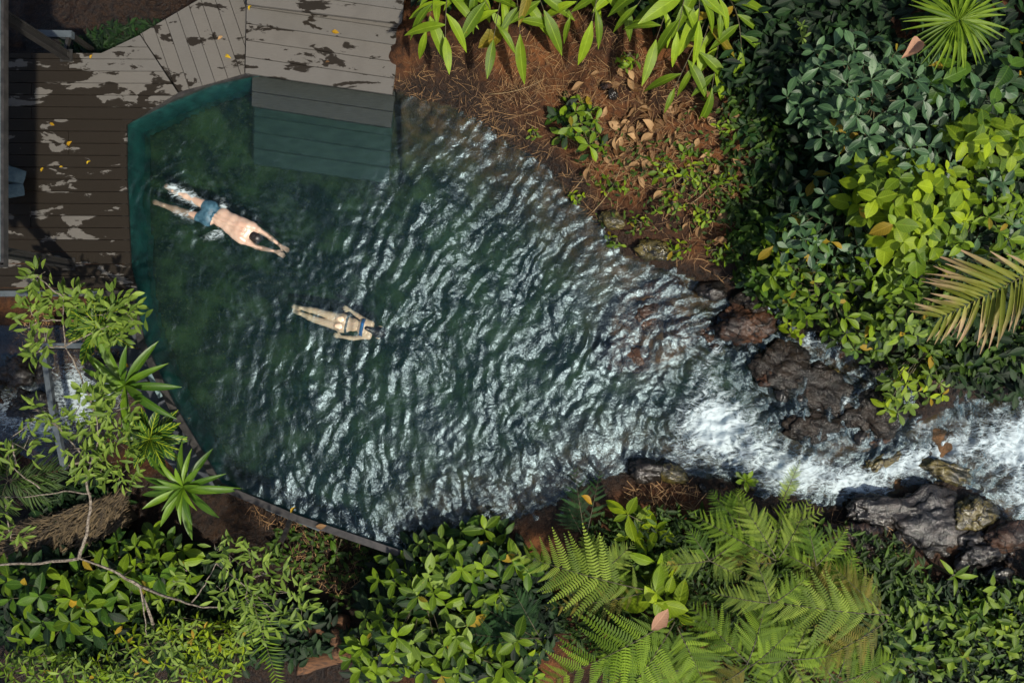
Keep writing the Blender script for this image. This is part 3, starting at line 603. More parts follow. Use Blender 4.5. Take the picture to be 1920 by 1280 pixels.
def mass_mesh(pts, dirs, ups, sizes, shape, mat, rnd, rv=None):
    vs = [np.array(leaf_geo(**dict(kw, n=5))[0]) for kw in SHAPES[shape]]; _, f, uv = leaf_geo(**dict(SHAPES[shape][0], n=5)); f = np.array(f); uv = np.array(uv)
    n = len(pts); d = dirs / np.linalg.norm(dirs, axis=1, keepdims=True); y = np.cross(ups, d); y /= np.linalg.norm(y, axis=1, keepdims=True) + 1e-9; z = np.cross(d, y)
    vi = np.array([rnd.randrange(len(vs)) for _ in range(n)]); base = np.stack(vs)[vi] * sizes[:, None, None]
    out = pts[:, None, :] + base[..., 0:1] * d[:, None] + base[..., 1:2] * y[:, None] + base[..., 2:3] * z[:, None]
    nv = base.shape[1]; fq = (f[None] + (np.arange(n) * nv)[:, None, None]).reshape(-1, 4)
    rr = np.array([rnd.random() for _ in range(n)]) if rv is None else rv
    return big_mesh('leaves', out.reshape(-1, 3), fq, mat, {'rnd': np.repeat(rr, nv)}, uv=np.tile(uv, (n, 1)))
MASS_OF = {}
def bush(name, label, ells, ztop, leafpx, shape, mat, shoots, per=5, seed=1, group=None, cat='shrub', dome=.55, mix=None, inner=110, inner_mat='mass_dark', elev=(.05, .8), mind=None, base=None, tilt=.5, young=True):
    rnd = random.Random(seed); big = max(ells, key=lambda e: e[2] * e[3]); c = P(base[0], base[1], ztop) if base else P(big[0], big[1], ztop * .6)
    g = gz(c.x, c.y); root = empty(name, Vector((c.x, c.y, g)), label, cat, group); org = root.location.copy()
    size = M_(leafpx, ztop); me = leafmesh(shape, mat); me2 = leafmesh(shape, mix[0]) if mix else None
    st = MB(); shoots = min(shoots, 299 // per)
    st.tube([org + Vector((0, 0, -.1)), org + Vector((0, 0, max(.1, (ztop - g) * .35)))], [.03, .02], 6)
    hub = org + Vector((0, 0, max(.08, (ztop - g) * .35)))
    for (u, v, r, a) in sample_ellipses(ells, shoots, rnd, mind or leafpx * .72):
        z = ztop - dome * r * r + rnd.uniform(-.18, .12); z = max(z, g * .2 + .02 if g > 0 else z)
        t = P(u, v, z); gg = gz(t.x, t.y)
        if t.z < gg + .05: t = P(u, v, gg + .08)
        ax = (Vector((math.cos(a), -math.sin(a), 0)) * tilt * r + Vector((rnd.uniform(-.25, .25), rnd.uniform(-.25, .25), 1))).normalized()
        mid = hub.lerp(t, .5) - Vector((0, 0, .12 * (t - hub).length))
        st.tube([hub, mid, t - ax * .05, t], [.011, .008, .006, .003], 4, False)
        whorl(me2 if mix and rnd.random() < mix[1] else me, root, org, t, ax, per, size, rnd, elev, young, alt=leafmesh(shape, L['yellowing']))
    st.build('stem', MAT['twig'], root)
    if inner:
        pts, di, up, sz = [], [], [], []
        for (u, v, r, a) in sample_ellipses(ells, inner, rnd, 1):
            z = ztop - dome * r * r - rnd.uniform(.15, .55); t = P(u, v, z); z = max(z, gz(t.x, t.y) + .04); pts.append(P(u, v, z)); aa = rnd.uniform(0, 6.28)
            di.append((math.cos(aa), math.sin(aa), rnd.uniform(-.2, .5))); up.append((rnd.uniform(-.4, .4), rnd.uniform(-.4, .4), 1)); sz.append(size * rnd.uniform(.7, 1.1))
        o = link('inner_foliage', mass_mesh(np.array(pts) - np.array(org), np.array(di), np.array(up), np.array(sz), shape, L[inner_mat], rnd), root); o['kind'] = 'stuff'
    return root
def frond(root, org, base, tip, wpx, n, pmat, arch=.25, fine=True, rnd=random, taper=.32, lean=1.15, tip_curl=.0, name='frond', kind='pinna', rachis=None, wmin=.06, one_sided=None):
    b = Vector(base); t = Vector(tip); d0 = t - b; ln = d0.length; side = d0.cross(UP)
    side = side.normalized() if side.length > 1e-4 else Vector((0, 1, 0))
    pts = [b.lerp(t, k / 10) + UP * (arch * ln * math.sin(math.pi * (k / 10) ** .8) * .6) for k in range(11)]
    m = MB().tube(pts, [.009 * (1 - .85 * k / 10) for k in range(11)], 5)
    fo = m.build(name, rachis or MAT['twig'], root)
    me = pinnamesh(pmat, fine) if kind == 'pinna' else leafmesh('leaflet', pmat)
    wm = wpx
    for i in range(n):
        f = .06 + .94 * (i + .5) / n; k = min(9, int(f * 10)); p = pts[k].lerp(pts[k + 1], f * 10 - k); tg = (pts[k + 1] - pts[k]).normalized()
        sd = tg.cross(UP).normalized(); l = wm * max(wmin, (min(1, f / taper) ** .7) * (1 - max(0, (f - taper) / (1 - taper)) ** 1.5 * .93))
        for s in (-1, 1):
            if kind == 'pinna' and rnd.random() < .05: continue
            an = lean * (1 - .35 * f) + rnd.uniform(-.12, .12); dd = sd * s * math.sin(an) + tg * math.cos(an) + UP * rnd.uniform(-.22, .24)
            upv = UP + sd * s * rnd.uniform(-.35, .15) + tg * rnd.uniform(-.1, .1)
            sc = l * rnd.uniform(.80, 1.08); ws = sc if kind == 'pinna' else max(sc, wm * .75)
            place(kind if kind == 'pinna' else 'leaflet', rnd.choice(me), p, dd, upv, (sc, ws, sc), fo, org)
    return fo
# ------------------------------------------------------------------ plants, right bank
bush('grey_green_shrub', 'large shrub with matte grey green leaves holding a fallen pinkish leaf', [(1640, 190, 135, 120), (1690, 240, 120, 110), (1590, 120, 70, 60)], 2.3, 40, 'obovate', L['grey'], 58, 5, 11, dome=.5)
bush('grey_green_shrub', 'grey green leafed branch reaching out over the dark gap beside the bank', [(1515, 190, 42, 34), (1560, 210, 46, 44), (1490, 195, 14, 16)], 2.0, 38, 'obovate', L['grey'], 13, 5, 12, base=(1600, 230), inner=20, dome=.2)
bush('grey_green_shrub', 'lower grey green shrub hanging below the lime vine toward the stream', [(1590, 370, 95, 60), (1520, 450, 75, 60), (1600, 440, 60, 50)], 1.85, 34, 'obovate', L['grey'], 46, 5, 13, mix=(L['mid'], .3))
bush('lime_vine', 'sunlit vine with broad lime yellow leaves draped over the grey green shrub', [(1690, 360, 100, 80), (1740, 400, 90, 70), (1700, 420, 70, 70), (1640, 340, 40, 30)], 2.5, 42, 'round', L['lime'], 46, 4, 14, cat='vine', mix=(L['green'], .25), inner=120, inner_mat='mass_lime', elev=(-.1, .5))
bush('lime_vine', 'small cluster of lime yellow vine leaves near the frame edge above the palm frond', [(1850, 260, 60, 36), (1810, 255, 30, 22), (1895, 260, 26, 34)], 2.4, 44, 'round', L['lime'], 12, 4, 15, cat='vine', inner=40, inner_mat='mass_lime', elev=(-.1, .5))
bush('leafy_shrub', 'dark green shrub in shade between the fan palm and the lime vine cluster', [(1840, 170, 80, 70), (1780, 160, 50, 60), (1900, 130, 40, 70)], 1.9, 40, 'round', L['mid'], 46, 4, 16, mix=(L['grey'], .4), elev=(-.1, .6))
bush('leafy_shrub', 'bright green shrub growing against the frame edge above the scorched palm frond', [(1860, 380, 62, 80), (1800, 450, 60, 40), (1890, 450, 40, 40)], 2.1, 32, 'ovate', L['green'], 56, 5, 17, mix=(L['grey'], .25))
bush('leafy_shrub', 'dense fresh green shrub overhanging the stream above the dark wet rocks', [(1560, 540, 95, 66), (1640, 520, 90, 60), (1480, 480, 50, 60), (1620, 610, 70, 50)], 1.6, 30, 'obovate', L['green'], 58, 5, 18, mix=(L['mid'], .4))
bush('leafy_shrub', 'mid green shrub with paired oval leaves just beside the scorched palm frond', [(1710, 540, 60, 55), (1760, 490, 45, 35), (1690, 600, 60, 40)], 1.7, 32, 'ovate', L['green'], 44, 5, 19, mix=(L['olive'], .35))
bush('leafy_shrub', 'deep green shrub at the shaded foot of the slope behind the seedlings', [(1440, 430, 60, 60), (1430, 520, 40, 40), (1500, 560, 40, 30)], .95, 24, 'ovate', L['mid'], 48, 5, 20, mix=(L['dark'], .4))
bush('sapling', 'sprig of yellow green whorled leaves dangling over the stream', [(1700, 715, 45, 26), (1680, 755, 26, 22), (1745, 715, 34, 36)], .95, 27, 'obovate', L['olive'], 22, 6, 21, cat='sapling', mix=(L['lime'], .4), inner=0, base=(1760, 640))
bush('sapling', 'low green sprig beneath the scorched palm frond beside a russet stone', [(1790, 680, 60, 20), (1740, 665, 30, 24), (1830, 690, 30, 20)], .95, 24, 'ovate', L['green'], 24, 5, 22, cat='sapling', inner=20)
bush('sapling', 'tiny sprig with a few pale leaves above the small side cascade', [(1490, 628, 14, 12), (1482, 600, 10, 10)], .7, 22, 'ovate', L['lime'], 4, 4, 23, cat='sapling', inner=0)
bush('broadleaf_plant', 'dark glossy broad leaved plant at the frame edge below the palm frond', [(1890, 680, 40, 26)], 1.0, 62, 'slim', L['mid'], 9, 6, 24, cat='plant', mix=(L['dark'], .5), inner=24)
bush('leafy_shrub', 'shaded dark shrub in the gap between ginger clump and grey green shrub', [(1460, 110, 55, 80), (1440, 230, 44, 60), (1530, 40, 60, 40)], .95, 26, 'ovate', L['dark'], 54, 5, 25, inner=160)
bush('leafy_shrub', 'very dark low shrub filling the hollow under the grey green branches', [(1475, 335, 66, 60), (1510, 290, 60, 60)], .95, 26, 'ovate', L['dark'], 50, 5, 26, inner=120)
bush('rosette_plant', 'spindly plant with small yellow star shaped leaf rosettes beside the dark palm', [(1500, 60, 30, 40), (1480, 80, 14, 16)], 1.4, 17, 'slim', L['olive'], 17, 7, 27, cat='plant', elev=(.0, .3), inner=0, young=False)
bush('small_shrub', 'compact bright green shrub growing alone on the bare brown bank', [(1085, 222, 42, 38), (1110, 270, 24, 20), (1065, 230, 24, 26)], .72, 28, 'obovate', L['green'], 24, 5, 28, cat='shrub', mix=(L['mid'], .3), inner=40)
SEED = [(1275, 335, 44, 20, 20, 'on the leaf littered slope'), (1325, 318, 40, 18, 18, 'beside a golden dead leaf'), (1240, 315, 26, 14, 17, 'among the tan leaves'), (1360, 350, 30, 16, 16, 'at the shade line of the slope'), (1150, 350, 26, 14, 15, 'just above the water line'), (1255, 385, 34, 14, 16, 'low on the slope near the shore'), (1320, 400, 26, 14, 16, 'under the dark hollow'), (1175, 115, 18, 16, 18, 'below the ginger clump'),
        (1360, 235, 18, 10, 18, 'in the shadow of the yellowing ginger'), (1080, 370, 14, 8, 15, 'at the very edge of the pool'), (1155, 450, 16, 8, 15, 'on the mossy point of the shore'), (1270, 470, 22, 14, 17, 'above the russet shelf'), (1345, 470, 26, 18, 17, 'where the slope meets the rocks'), (1000, 250, 12, 8, 12, 'near the pool rim among twigs'), (1290, 280, 14, 12, 18, 'beside the curled tan leaves'), (1200, 420, 24, 12, 14, 'between shore and slope')]
for i, (u, v, r, n, s, wh) in enumerate(SEED):
    bush('seedling', 'tiny green seedling cluster ' + wh, [(u, v, r, r * .75)], gz(*P(u, v, .4).xy) + .14, s * .92, 'ovate', L['green'], max(4, int(n * .55)), 3, 40 + i, 'seedlings on the bank', 'seedling', dome=.06, mix=(L['lime'], .35), inner=0, elev=(.0, .4), mind=s * .55)
# ------------------------------------------------------------------ palms
def thing_at(name, label, cat, u, v, group=None):
    p = P(u, v, .5); r = empty(name, Vector((p.x, p.y, gz(p.x, p.y))), label, cat, group); return r, r.location.copy()
rp = random.Random(5)
r, o = thing_at('palm', 'palm with a scorched yellow and pink frond reaching over the stream bank', 'palm', 1985, 520)
MB().tube([o, o + Vector((-.1, 0, 1.2))], [.07, .05], 7).build('trunk', MAT['bark'], r)
frond(r, o, P(1950, 500, 2.1), P(1762, 596, 1.8), M_(128, 1.6), 21, L['palm_dry'], .06, rnd=rp, kind='leaflet', taper=.3, lean=1.12, wmin=.5)
frond(r, o, P(1960, 480, 1.7), P(2120, 420, 1.3), M_(128, 1.6), 18, L['palm'], .1, rnd=rp, kind='leaflet', lean=1.12, wmin=.4)
def fan(root, org, hub, d, size, n, spread, mat, rnd):
    me = leafmesh('leaflet', mat); d = d.normalized(); s = d.cross(UP).normalized()
    for i in range(n):
        a = -spread + 2 * spread * i / (n - 1); dd = d * math.cos(a) + s * math.sin(a) + UP * rnd.uniform(-.05, .12)
        place('leaflet', rnd.choice(me), hub, dd, UP + s * rnd.uniform(-.3, .3), (size * rnd.uniform(.9, 1.05), size * .95, size), root, org)
r, o = thing_at('fan_palm', 'sunlit fan palm with pleated yellow green leaves at the top edge', 'palm', 1800, -20)
MB().tube([o, P(1800, -10, 1.9)], [.05, .03], 7).build('trunk', MAT['bark'], r)
fan(r, o, P(1795, 40, 2.0), Vector((-1, .1, 0)), M_(98, 2), 26, 1.9, L['palm'], rp); fan(r, o, P(1800, 38, 1.95), Vector((.9, .2, 0)), M_(95, 2), 24, 1.7, L['palm'], rp)
r, o = thing_at('fan_palm', 'shaded dark fan palm frond beside the yellow rosette plant', 'palm', 1570, 50)
MB().tube([o, P(1570, 50, 1.1)], [.03, .02], 7).build('trunk', MAT['bark'], r)
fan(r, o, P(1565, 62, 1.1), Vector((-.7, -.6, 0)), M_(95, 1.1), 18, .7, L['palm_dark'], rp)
r, o = thing_at('fan_palm', 'dark palm fronds in the shade behind the slender tree', 'palm', 20, 900)
MB().tube([o, P(20, 900, -.3)], [.05, .03], 7).build('trunk', MAT['bark'], r)
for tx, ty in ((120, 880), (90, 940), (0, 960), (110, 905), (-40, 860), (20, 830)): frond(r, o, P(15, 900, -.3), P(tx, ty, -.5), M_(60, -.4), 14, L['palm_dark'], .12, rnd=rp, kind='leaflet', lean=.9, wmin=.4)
# ------------------------------------------------------------------ gingers along the top
def ginger(label, stems, seed, mat='ginger', yellow=0.0):
    rnd = random.Random(seed); u0, v0 = stems[0][0]; r, o = thing_at('ginger_plant', label, 'plant', u0, v0)
    for (bu, bv), (tu, tv), zt, n, lpx in stems:
        b = P(bu, bv, .6); b.z = gz(b.x, b.y); t = P(tu, tv, zt); pts = [b.lerp(t, k / 8) + UP * (.35 * (zt - b.z + .3) * math.sin(math.pi * k / 8)) for k in range(9)]
        MB().tube(pts, [.014 - .0012 * k for k in range(9)], 6).build('cane', MAT['twig'], r)
        for i in range(n):
            f = .30 + .70 * i / max(1, n - 1); k = min(7, int(f * 8)); p = pts[k].lerp(pts[k + 1], f * 8 - k); tg = (pts[k + 1] - pts[k]).normalized(); sd = tg.cross(UP).normalized() * (1 if i % 2 else -1)
            an = rnd.uniform(.3, 1.45) if i < n - 1 else rnd.uniform(0, .2); d = tg * math.cos(an) + sd * math.sin(an) + UP * rnd.uniform(-.25, .15); s = M_(lpx, zt) * rnd.uniform(.65, 1.12) * (1 - .2 * abs(f - .7))
            place('leaf', rnd.choice(leafmesh('ginger', L['yellowing'] if rnd.random() < yellow else L[mat])), p, d, UP + sd * rnd.uniform(-.2, .5), s, r, o)
ginger('ginger plant with long arching leaves beside the top of the wooden steps', [((850, -60), (800, 55), 1.2, 6, 92), ((850, -60), (835, 70), 1.25, 7, 96), ((850, -60), (920, 20), 1.2, 7, 90), ((850, -60), (900, -20), 1.3, 6, 90)], 61)
ginger('ginger plant with one torn yellowing leaf hanging over the brown bank', [((960, -70), (925, 75), 1.15, 6, 80), ((960, -70), (975, 65), 1.1, 6, 88), ((960, -70), (1020, 20), 1.2, 7, 90)], 62, yellow=.2)
ginger('ginger plant with pale upright leaves in the middle of the top edge', [((1130, -60), (1110, 40), 1.35, 6, 84), ((1130, -60), (1070, 30), 1.2, 5, 74), ((1130, -60), (1175, 10), 1.3, 6, 86)], 63)
ginger('tall ginger plant with broad sunlit hanging leaves above the slope', [((1270, -60), (1270, 60), 1.75, 7, 100), ((1270, -60), (1230, 75), 1.6, 7, 92), ((1270, -60), (1310, 40), 1.7, 7, 98), ((1270, -60), (1195, 10), 1.6, 6, 92), ((1290, -60), (1350, 20), 1.5, 6, 86)], 64)
ginger('leaning ginger plant with ragged yellow leaf tips above the seedlings', [((1340, -10), (1265, 165), 1.15, 7, 76), ((1340, -10), (1335, 165), 1.1, 7, 84), ((1340, -10), (1390, 90), 1.25, 6, 88), ((1340, -10), (1300, 125), 1.2, 6, 84)], 65, yellow=.22)
# ------------------------------------------------------------------ bromeliads and crotons
def rosette(name, label, u, v, z, lpx, n, shape, mat, seed, cat='bromeliad', elev=(.0, 1.0), group=None):
    rnd = random.Random(seed); c = P(u, v, z); g = gz(c.x, c.y); r = empty(name, Vector((c.x, c.y, g)), label, cat, group); o = r.location.copy(); me = leafmesh(shape, mat)
    MB().tube([o + Vector((0, 0, -.05)), c], [.03, .022], 7).build('stem', MAT['twig'], r)
    for i in range(n):
        f = i / (n - 1); a = i * 2.399 + rnd.uniform(-.15, .15); e = lerp(elev[0], elev[1], f) + rnd.uniform(-.1, .1); d = Vector((math.cos(a) * math.cos(e), math.sin(a) * math.cos(e), math.sin(e))); s = M_(lpx, z) * lerp(1.08, .55, f ** 1.5) * rnd.uniform(.88, 1.1)
        place('leaf', rnd.choice(me), c + UP * (.05 * f - .02), d, UP - d * d.z, s, r, o)
rosette('bromeliad', 'upper bromeliad with pale strap leaves standing over the slate ledge corner', 235, 722, .45, 102, 17, 'strap', L['bromeliad'], 71)
rosette('bromeliad', 'lower bromeliad rosette with glossy strap leaves beside the pool wall corner', 345, 912, .30, 88, 24, 'strap', L['bromeliad'], 72)
rosette('croton', 'croton with yellow veined dark leaves on the ledge between the two bromeliads', 283, 822, .25, 64, 26, 'croton', L['croton'], 73, 'croton', (.0, 1.1))
rosette('croton', 'croton with yellow veined leaves under the slender tree by the deck corner', 185, 612, .05, 72, 26, 'croton', L['croton'], 74, 'croton', (-.05, .9))
# ------------------------------------------------------------------ slender tree on the left
def slender_tree():
    rnd = random.Random(8); r, o = thing_at('slender_tree', 'slender tree with pale mottled branches and small olive leaves over the ledge', 'tree', 290, 1190)
    Z = .55
    br = [[(292, 1200, -.8), (284, 1160, -.2), (262, 1098, .35)], [(262, 1098, .35), (210, 1068, .5), (148, 1046, .65)], [(148, 1046, .65), (80, 1055, .7), (0, 1058, .75), (-60, 1062, .8)],
          [(148, 1046, .65), (163, 1000, .75), (170, 940, .85), (162, 905, .9), (170, 870, .95)], [(170, 925, .85), (120, 920, .8), (60, 930, .8), (0, 930, .85)], [(75, 915, .8), (40, 890, .9), (10, 860, .95)],
          [(262, 1098, .35), (320, 1120, .5), (380, 1138, .55)], [(360, 1128, .55), (385, 1095, .7), (405, 1055, .85)], [(380, 1138, .55), (440, 1140, .6), (500, 1130, .65)],
          [(170, 870, .95), (185, 820, 1.0), (180, 780, 1.05)], [(170, 870, .95), (110, 800, .95), (70, 770, .95)], [(262, 1098, .35), (270, 1150, .3), (275, 1190, .1)],
          [(180, 780, 1.05), (150, 700, 1.0), (122, 650, 1.05), (118, 590, 1.1), (120, 550, 1.1)], [(118, 600, 1.1), (80, 600, 1.1), (60, 610, 1.1)], [(120, 560, 1.1), (90, 535, 1.15), (65, 515, 1.2)], [(120, 650, 1.05), (180, 620, 1.1), (230, 600, 1.15)], [(122, 650, 1.05), (90, 650, 1.0), (60, 665, .95)], [(405, 1055, .85), (450, 1090, .9), (520, 1150, .9)], [(10, 930, .85), (15, 980, .8), (20, 1010, .8)], [(30, 870, .9), (20, 820, .95), (60, 790, .95)]]
    for b in br:
        pts = [P(*q_) for q_ in b]; fine = []
        for i in range(len(pts) - 1):
            for k in range(4): fine.append(pts[i].lerp(pts[i + 1], k / 4) + Vector((rnd.uniform(-.012, .012), rnd.uniform(-.012, .012), 0)) * (k > 0))
        fine.append(pts[-1]); big = .034 if b is br[0] else (.026 if b in br[1:4] or b is br[6] else .013)
        MB().tube(fine, [lerp(big, big * .45, k / (len(fine) - 1)) for k in range(len(fine))], 6).build('trunk' if b is br[0] else 'branch', MAT['bark'], r)
    me = leafmesh('slim', L['olive']); me2 = leafmesh('ovate', L['olive'])
    cl = [(68, 520, 26, 9), (60, 590, 30, 14), (95, 560, 34, 14), (130, 570, 30, 12), (150, 555, 22, 7), (55, 615, 14, 4), (85, 640, 26, 9), (60, 665, 16, 6), (190, 590, 40, 18), (225, 575, 34, 15), (250, 600, 26, 10), (215, 630, 26, 8), (180, 745, 36, 16), (150, 760, 26, 9), (215, 770, 34, 14), (170, 800, 44, 22), (215, 825, 46, 22), (150, 840, 40, 18), (195, 870, 44, 22), (225, 890, 34, 14), (160, 890, 26, 9), (80, 770, 24, 9), (95, 790, 24, 9),
          (45, 840, 34, 9), (15, 850, 22, 7), (30, 1000, 24, 8), (10, 960, 14, 4), (430, 1040, 34, 14), (470, 1050, 28, 12), (405, 1035, 20, 7), (500, 1075, 36, 16), (540, 1110, 44, 20), (565, 1140, 28, 11), (420, 1110, 24, 8), (460, 1120, 30, 12), (500, 1150, 36, 14), (470, 1180, 30, 10), (330, 1090, 14, 3), (350, 1070, 10, 3)]
    pts, di, up, sz = [], [], [], []; nobj = 0
    for u, v, rad, n in cl:
        z = .9 + rnd.uniform(0, .3)
        for i in range(max(2, int(n * 1.55))):
            a = rnd.uniform(0, 6.28); q_ = math.sqrt(rnd.random()); b = P(u + rad * q_ * math.cos(a), v + rad * q_ * math.sin(a), z + rnd.uniform(-.12, .12)); aa = a + rnd.uniform(-1.0, 1.0)
            tw = b + Vector((rnd.uniform(-.04, .04), rnd.uniform(-.04, .04), -.02))
            for k in range(rnd.choice((1, 1, 2))):
                a3 = aa + k * 2.2; d = Vector((math.cos(a3), -math.sin(a3), rnd.uniform(-.1, .6))); s = M_(22.5, z) * rnd.uniform(.75, 1.2); upv = Vector((rnd.uniform(-.5, .5), rnd.uniform(-.5, .5), 1))
                if nobj < 299: place('leaf', rnd.choice(me if rnd.random() < .6 else me2), tw, d, upv, s, r, o); nobj += 1
                else: pts.append(tw - o); di.append(d); up.append(upv); sz.append(s)
        st = MB()
        for i in range(3):
            a = rnd.uniform(0, 6.28); st.tube([P(u, v, z - .1), P(u + rad * .8 * math.cos(a), v + rad * .8 * math.sin(a), z)], [.005, .002], 4, False)
        st.build('twig', MAT['bark'], r)
    if pts:
        ol = link('further_leaves', mass_mesh(np.array(pts), np.array(di), np.array(up), np.array(sz), 'slim', L['mass_olive'], rnd), r); ol['kind'] = 'stuff'
L['mass_olive'] = leafmat('olive_leaf_mass', (.10, .18, .022), (.21, .30, .045), .38, .28, mass=True)
slender_tree()
# ------------------------------------------------------------------ shrubs, lower edge
bush('broadleaf_shrub', 'glossy broad leaved shrub in the bottom corner below the mottled branch', [(110, 1150, 100, 80), (60, 1110, 60, 50), (180, 1140, 70, 60)], .05, 44, 'ovate', L['green'], 50, 5, 81, mix=(L['mid'], .4), inner=140)
bush('broadleaf_shrub', 'glossy broad leaved shrub just under the fork of the mottled branch', [(270, 1040, 75, 40), (230, 1070, 70, 40), (300, 1090, 50, 40), (170, 1060, 40, 20)], .0, 36, 'ovate', L['green'], 42, 5, 82, mix=(L['mid'], .4), inner=80)
bush('fine_leaved_shrub', 'yellow green fine leaved shrub at the bottom edge below the tree fork', [(300, 1225, 110, 55), (380, 1200, 70, 40), (230, 1250, 70, 30)], .15, 21, 'slim', L['olive'], 59, 5, 83, mix=(L['lime'], .3), inner=160, inner_mat='mass_green')
bush('fine_leaved_shrub', 'lime fine leaved shrub at the bottom edge beside the drooping sword frond', [(410, 1220, 50, 55), (400, 1260, 60, 30), (340, 1180, 50, 30)], .3, 19, 'slim', L['lime'], 46, 6, 84, mix=(L['olive'], .4), inner=80, inner_mat='mass_green')
bush('fine_leaved_shrub', 'low yellow green fine leaved shrub in the very bottom corner of the bank', [(90, 1255, 110, 35), (180, 1265, 60, 25)], .0, 20, 'slim', L['olive'], 54, 5, 85, mix=(L['green'], .5), inner=100, inner_mat='mass_green')
bush('ovate_leaf_shrub', 'full round shrub with glossy oval leaves at the lower pool corner', [(790, 1110, 85, 90), (840, 1060, 90, 60), (740, 1190, 70, 70), (820, 1190, 70, 70)], .75, 38, 'ovate', L['green'], 58, 5, 86, mix=(L['olive'], .3), inner=220)
bush('ovate_leaf_shrub', 'oval leaved shrub leaning over the dark water between corner shrub and ferns', [(930, 1050, 70, 45), (890, 1010, 60, 26), (985, 1075, 40, 40), (900, 1100, 60, 40)], .6, 40, 'ovate', L['green'], 46, 5, 87, mix=(L['mid'], .5), inner=120)
bush('ovate_leaf_shrub', 'small bright oval leaved shrub at the bottom edge in front of the shaded fern', [(970, 1210, 42, 40), (860, 1240, 90, 40), (950, 1260, 60, 30)], .65, 36, 'ovate', L['green'], 46, 5, 88, mix=(L['lime'], .25), inner=120)
bush('ovate_leaf_shrub', 'little oval leaved sprig standing beside the rotting logs', [(675, 1225, 26, 26), (700, 1260, 40, 24)], .2, 34, 'ovate', L['green'], 14, 5, 89, inner=30)
bush('seedling', 'solitary dark leaved seedling in the ravine below the pool wall', [(620, 1035, 14, 12)], -.85, 34, 'ovate', L['mid'], 4, 4, 90, None, 'seedling', inner=0)
bush('broadleaf_climber', 'pale green climber with large broad leaves rising through the ferns', [(1225, 1050, 20, 12), (1240, 1120, 22, 30), (1255, 1085, 14, 12), (1280, 1150, 16, 14)], 1.15, 66, 'ovate', L['lime'], 6, 4, 91, cat='climber', mix=(L['green'], .35), inner=0, mind=22, elev=(-.1, .4))
bush('broadleaf_climber', 'upright pale green climber tip poking out over the dark water', [(1185, 970, 14, 12), (1195, 1000, 12, 14), (1240, 1000, 18, 14)], 1.0, 50, 'ovate', L['lime'], 5, 4, 92, cat='climber', mix=(L['green'], .5), inner=0, mind=14)
bush('leafy_shrub', 'dark shrub in the bottom corner beneath the wet rock', [(1690, 1130, 70, 40), (1640, 1180, 50, 50), (1740, 1180, 60, 50)], .85, 26, 'ovate', L['mid'], 50, 5, 93, mix=(L['dark'], .6), inner=120)
bush('leafy_shrub', 'loose leafy shrub beside the forked banana shoot in the bottom corner', [(1840, 1150, 70, 50), (1870, 1220, 60, 50), (1800, 1230, 60, 40)], .95, 28, 'slim', L['green'], 50, 5, 94, mix=(L['mid'], .6), inner=120)
bush('leafy_shrub', 'small yellow tipped shrub in the far bottom corner of the bank', [(1890, 1130, 30, 24), (1885, 1180, 34, 30)], 1.1, 22, 'slim', L['lime'], 20, 4, 95, mix=(L['olive'], .5), inner=30)
rosette('banana_shoot', 'young banana shoot with two forked bright leaves below the glistening wet rock', 1788, 1078, 1.0, 44, 5, 'ginger', L['green'], 96, 'banana plant', (.3, .8))
rosette('bromeliad', 'small green rosette growing on the shore at the foot of the foam', 1397, 900, .30, 26, 9, 'obovate', L['green'], 97, 'plant', (.1, .9))
# ------------------------------------------------------------------ ferns
def fern(label, u, v, fr_, seed, mat='fern', fine=True):
    rnd = random.Random(seed); r, o = thing_at('fern', label, 'fern', u, v, 'ferns along the lower bank')
    for (a, b, za, zb, w, n, ar) in fr_:
        mt = L[mat] if mat == 'fern_dark' or rnd.random() < .6 else L[rnd.choice(('fern', 'fern_mid', 'fern_pale', 'fern_old'))]; da = rnd.uniform(-.12, .12)
        frond(r, o, P(*a, za), P(*b, zb + da), M_(w * .84, zb), int(n * 1.3), mt, ar + .05, fine, rnd)
fern('pale fern frond with upright comb leaflets spread over the lower pool edge', 1215, 1110, [((1215, 1106), (950, 1033), 1.1, .95, 112, 11, .03), ((1215, 1108), (1020, 1140), 1.05, .9, 66, 10, .05)], 1, 'fern_pale')
fern('large sunlit fern with long feathery pinnae in the bottom middle', 1270, 1190, [((1262, 1158), (1003, 1290), 1.35, 1.15, 122, 14, .04), ((1265, 1165), (1150, 1330), 1.2, 1.1, 95, 12, .05), ((1270, 1175), (1330, 1300), 1.25, 1.1, 85, 12, .05)], 2)
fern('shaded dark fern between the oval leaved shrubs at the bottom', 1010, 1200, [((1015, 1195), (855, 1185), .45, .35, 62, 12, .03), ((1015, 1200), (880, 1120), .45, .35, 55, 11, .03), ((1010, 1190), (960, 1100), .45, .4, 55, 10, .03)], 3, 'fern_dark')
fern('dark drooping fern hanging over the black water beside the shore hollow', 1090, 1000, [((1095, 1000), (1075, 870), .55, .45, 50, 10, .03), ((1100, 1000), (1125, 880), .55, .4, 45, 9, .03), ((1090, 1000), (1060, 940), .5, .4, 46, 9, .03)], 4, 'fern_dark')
fern('wide fern with bluish pinnae along the horizontal stem at the lower bank', 1660, 1160, [((1668, 1152), (1385, 1118), 1.25, 1.1, 104, 14, .03), ((1665, 1160), (1480, 1260), 1.15, 1.0, 88, 13, .05), ((1655, 1150), (1560, 1060), 1.1, 1.0, 66, 11, .05)], 5)
fern('fern with short yellow green fronds just below the foam channel', 1440, 1040, [((1455, 1050), (1290, 958), 1.1, .95, 60, 12, .03), ((1455, 1045), (1380, 925), 1.05, .9, 55, 11, .04), ((1460, 1045), (1520, 935), 1.05, .9, 55, 11, .04), ((1455, 1055), (1340, 1050), 1.05, .9, 58, 11, .04)], 6, 'fern_pale')
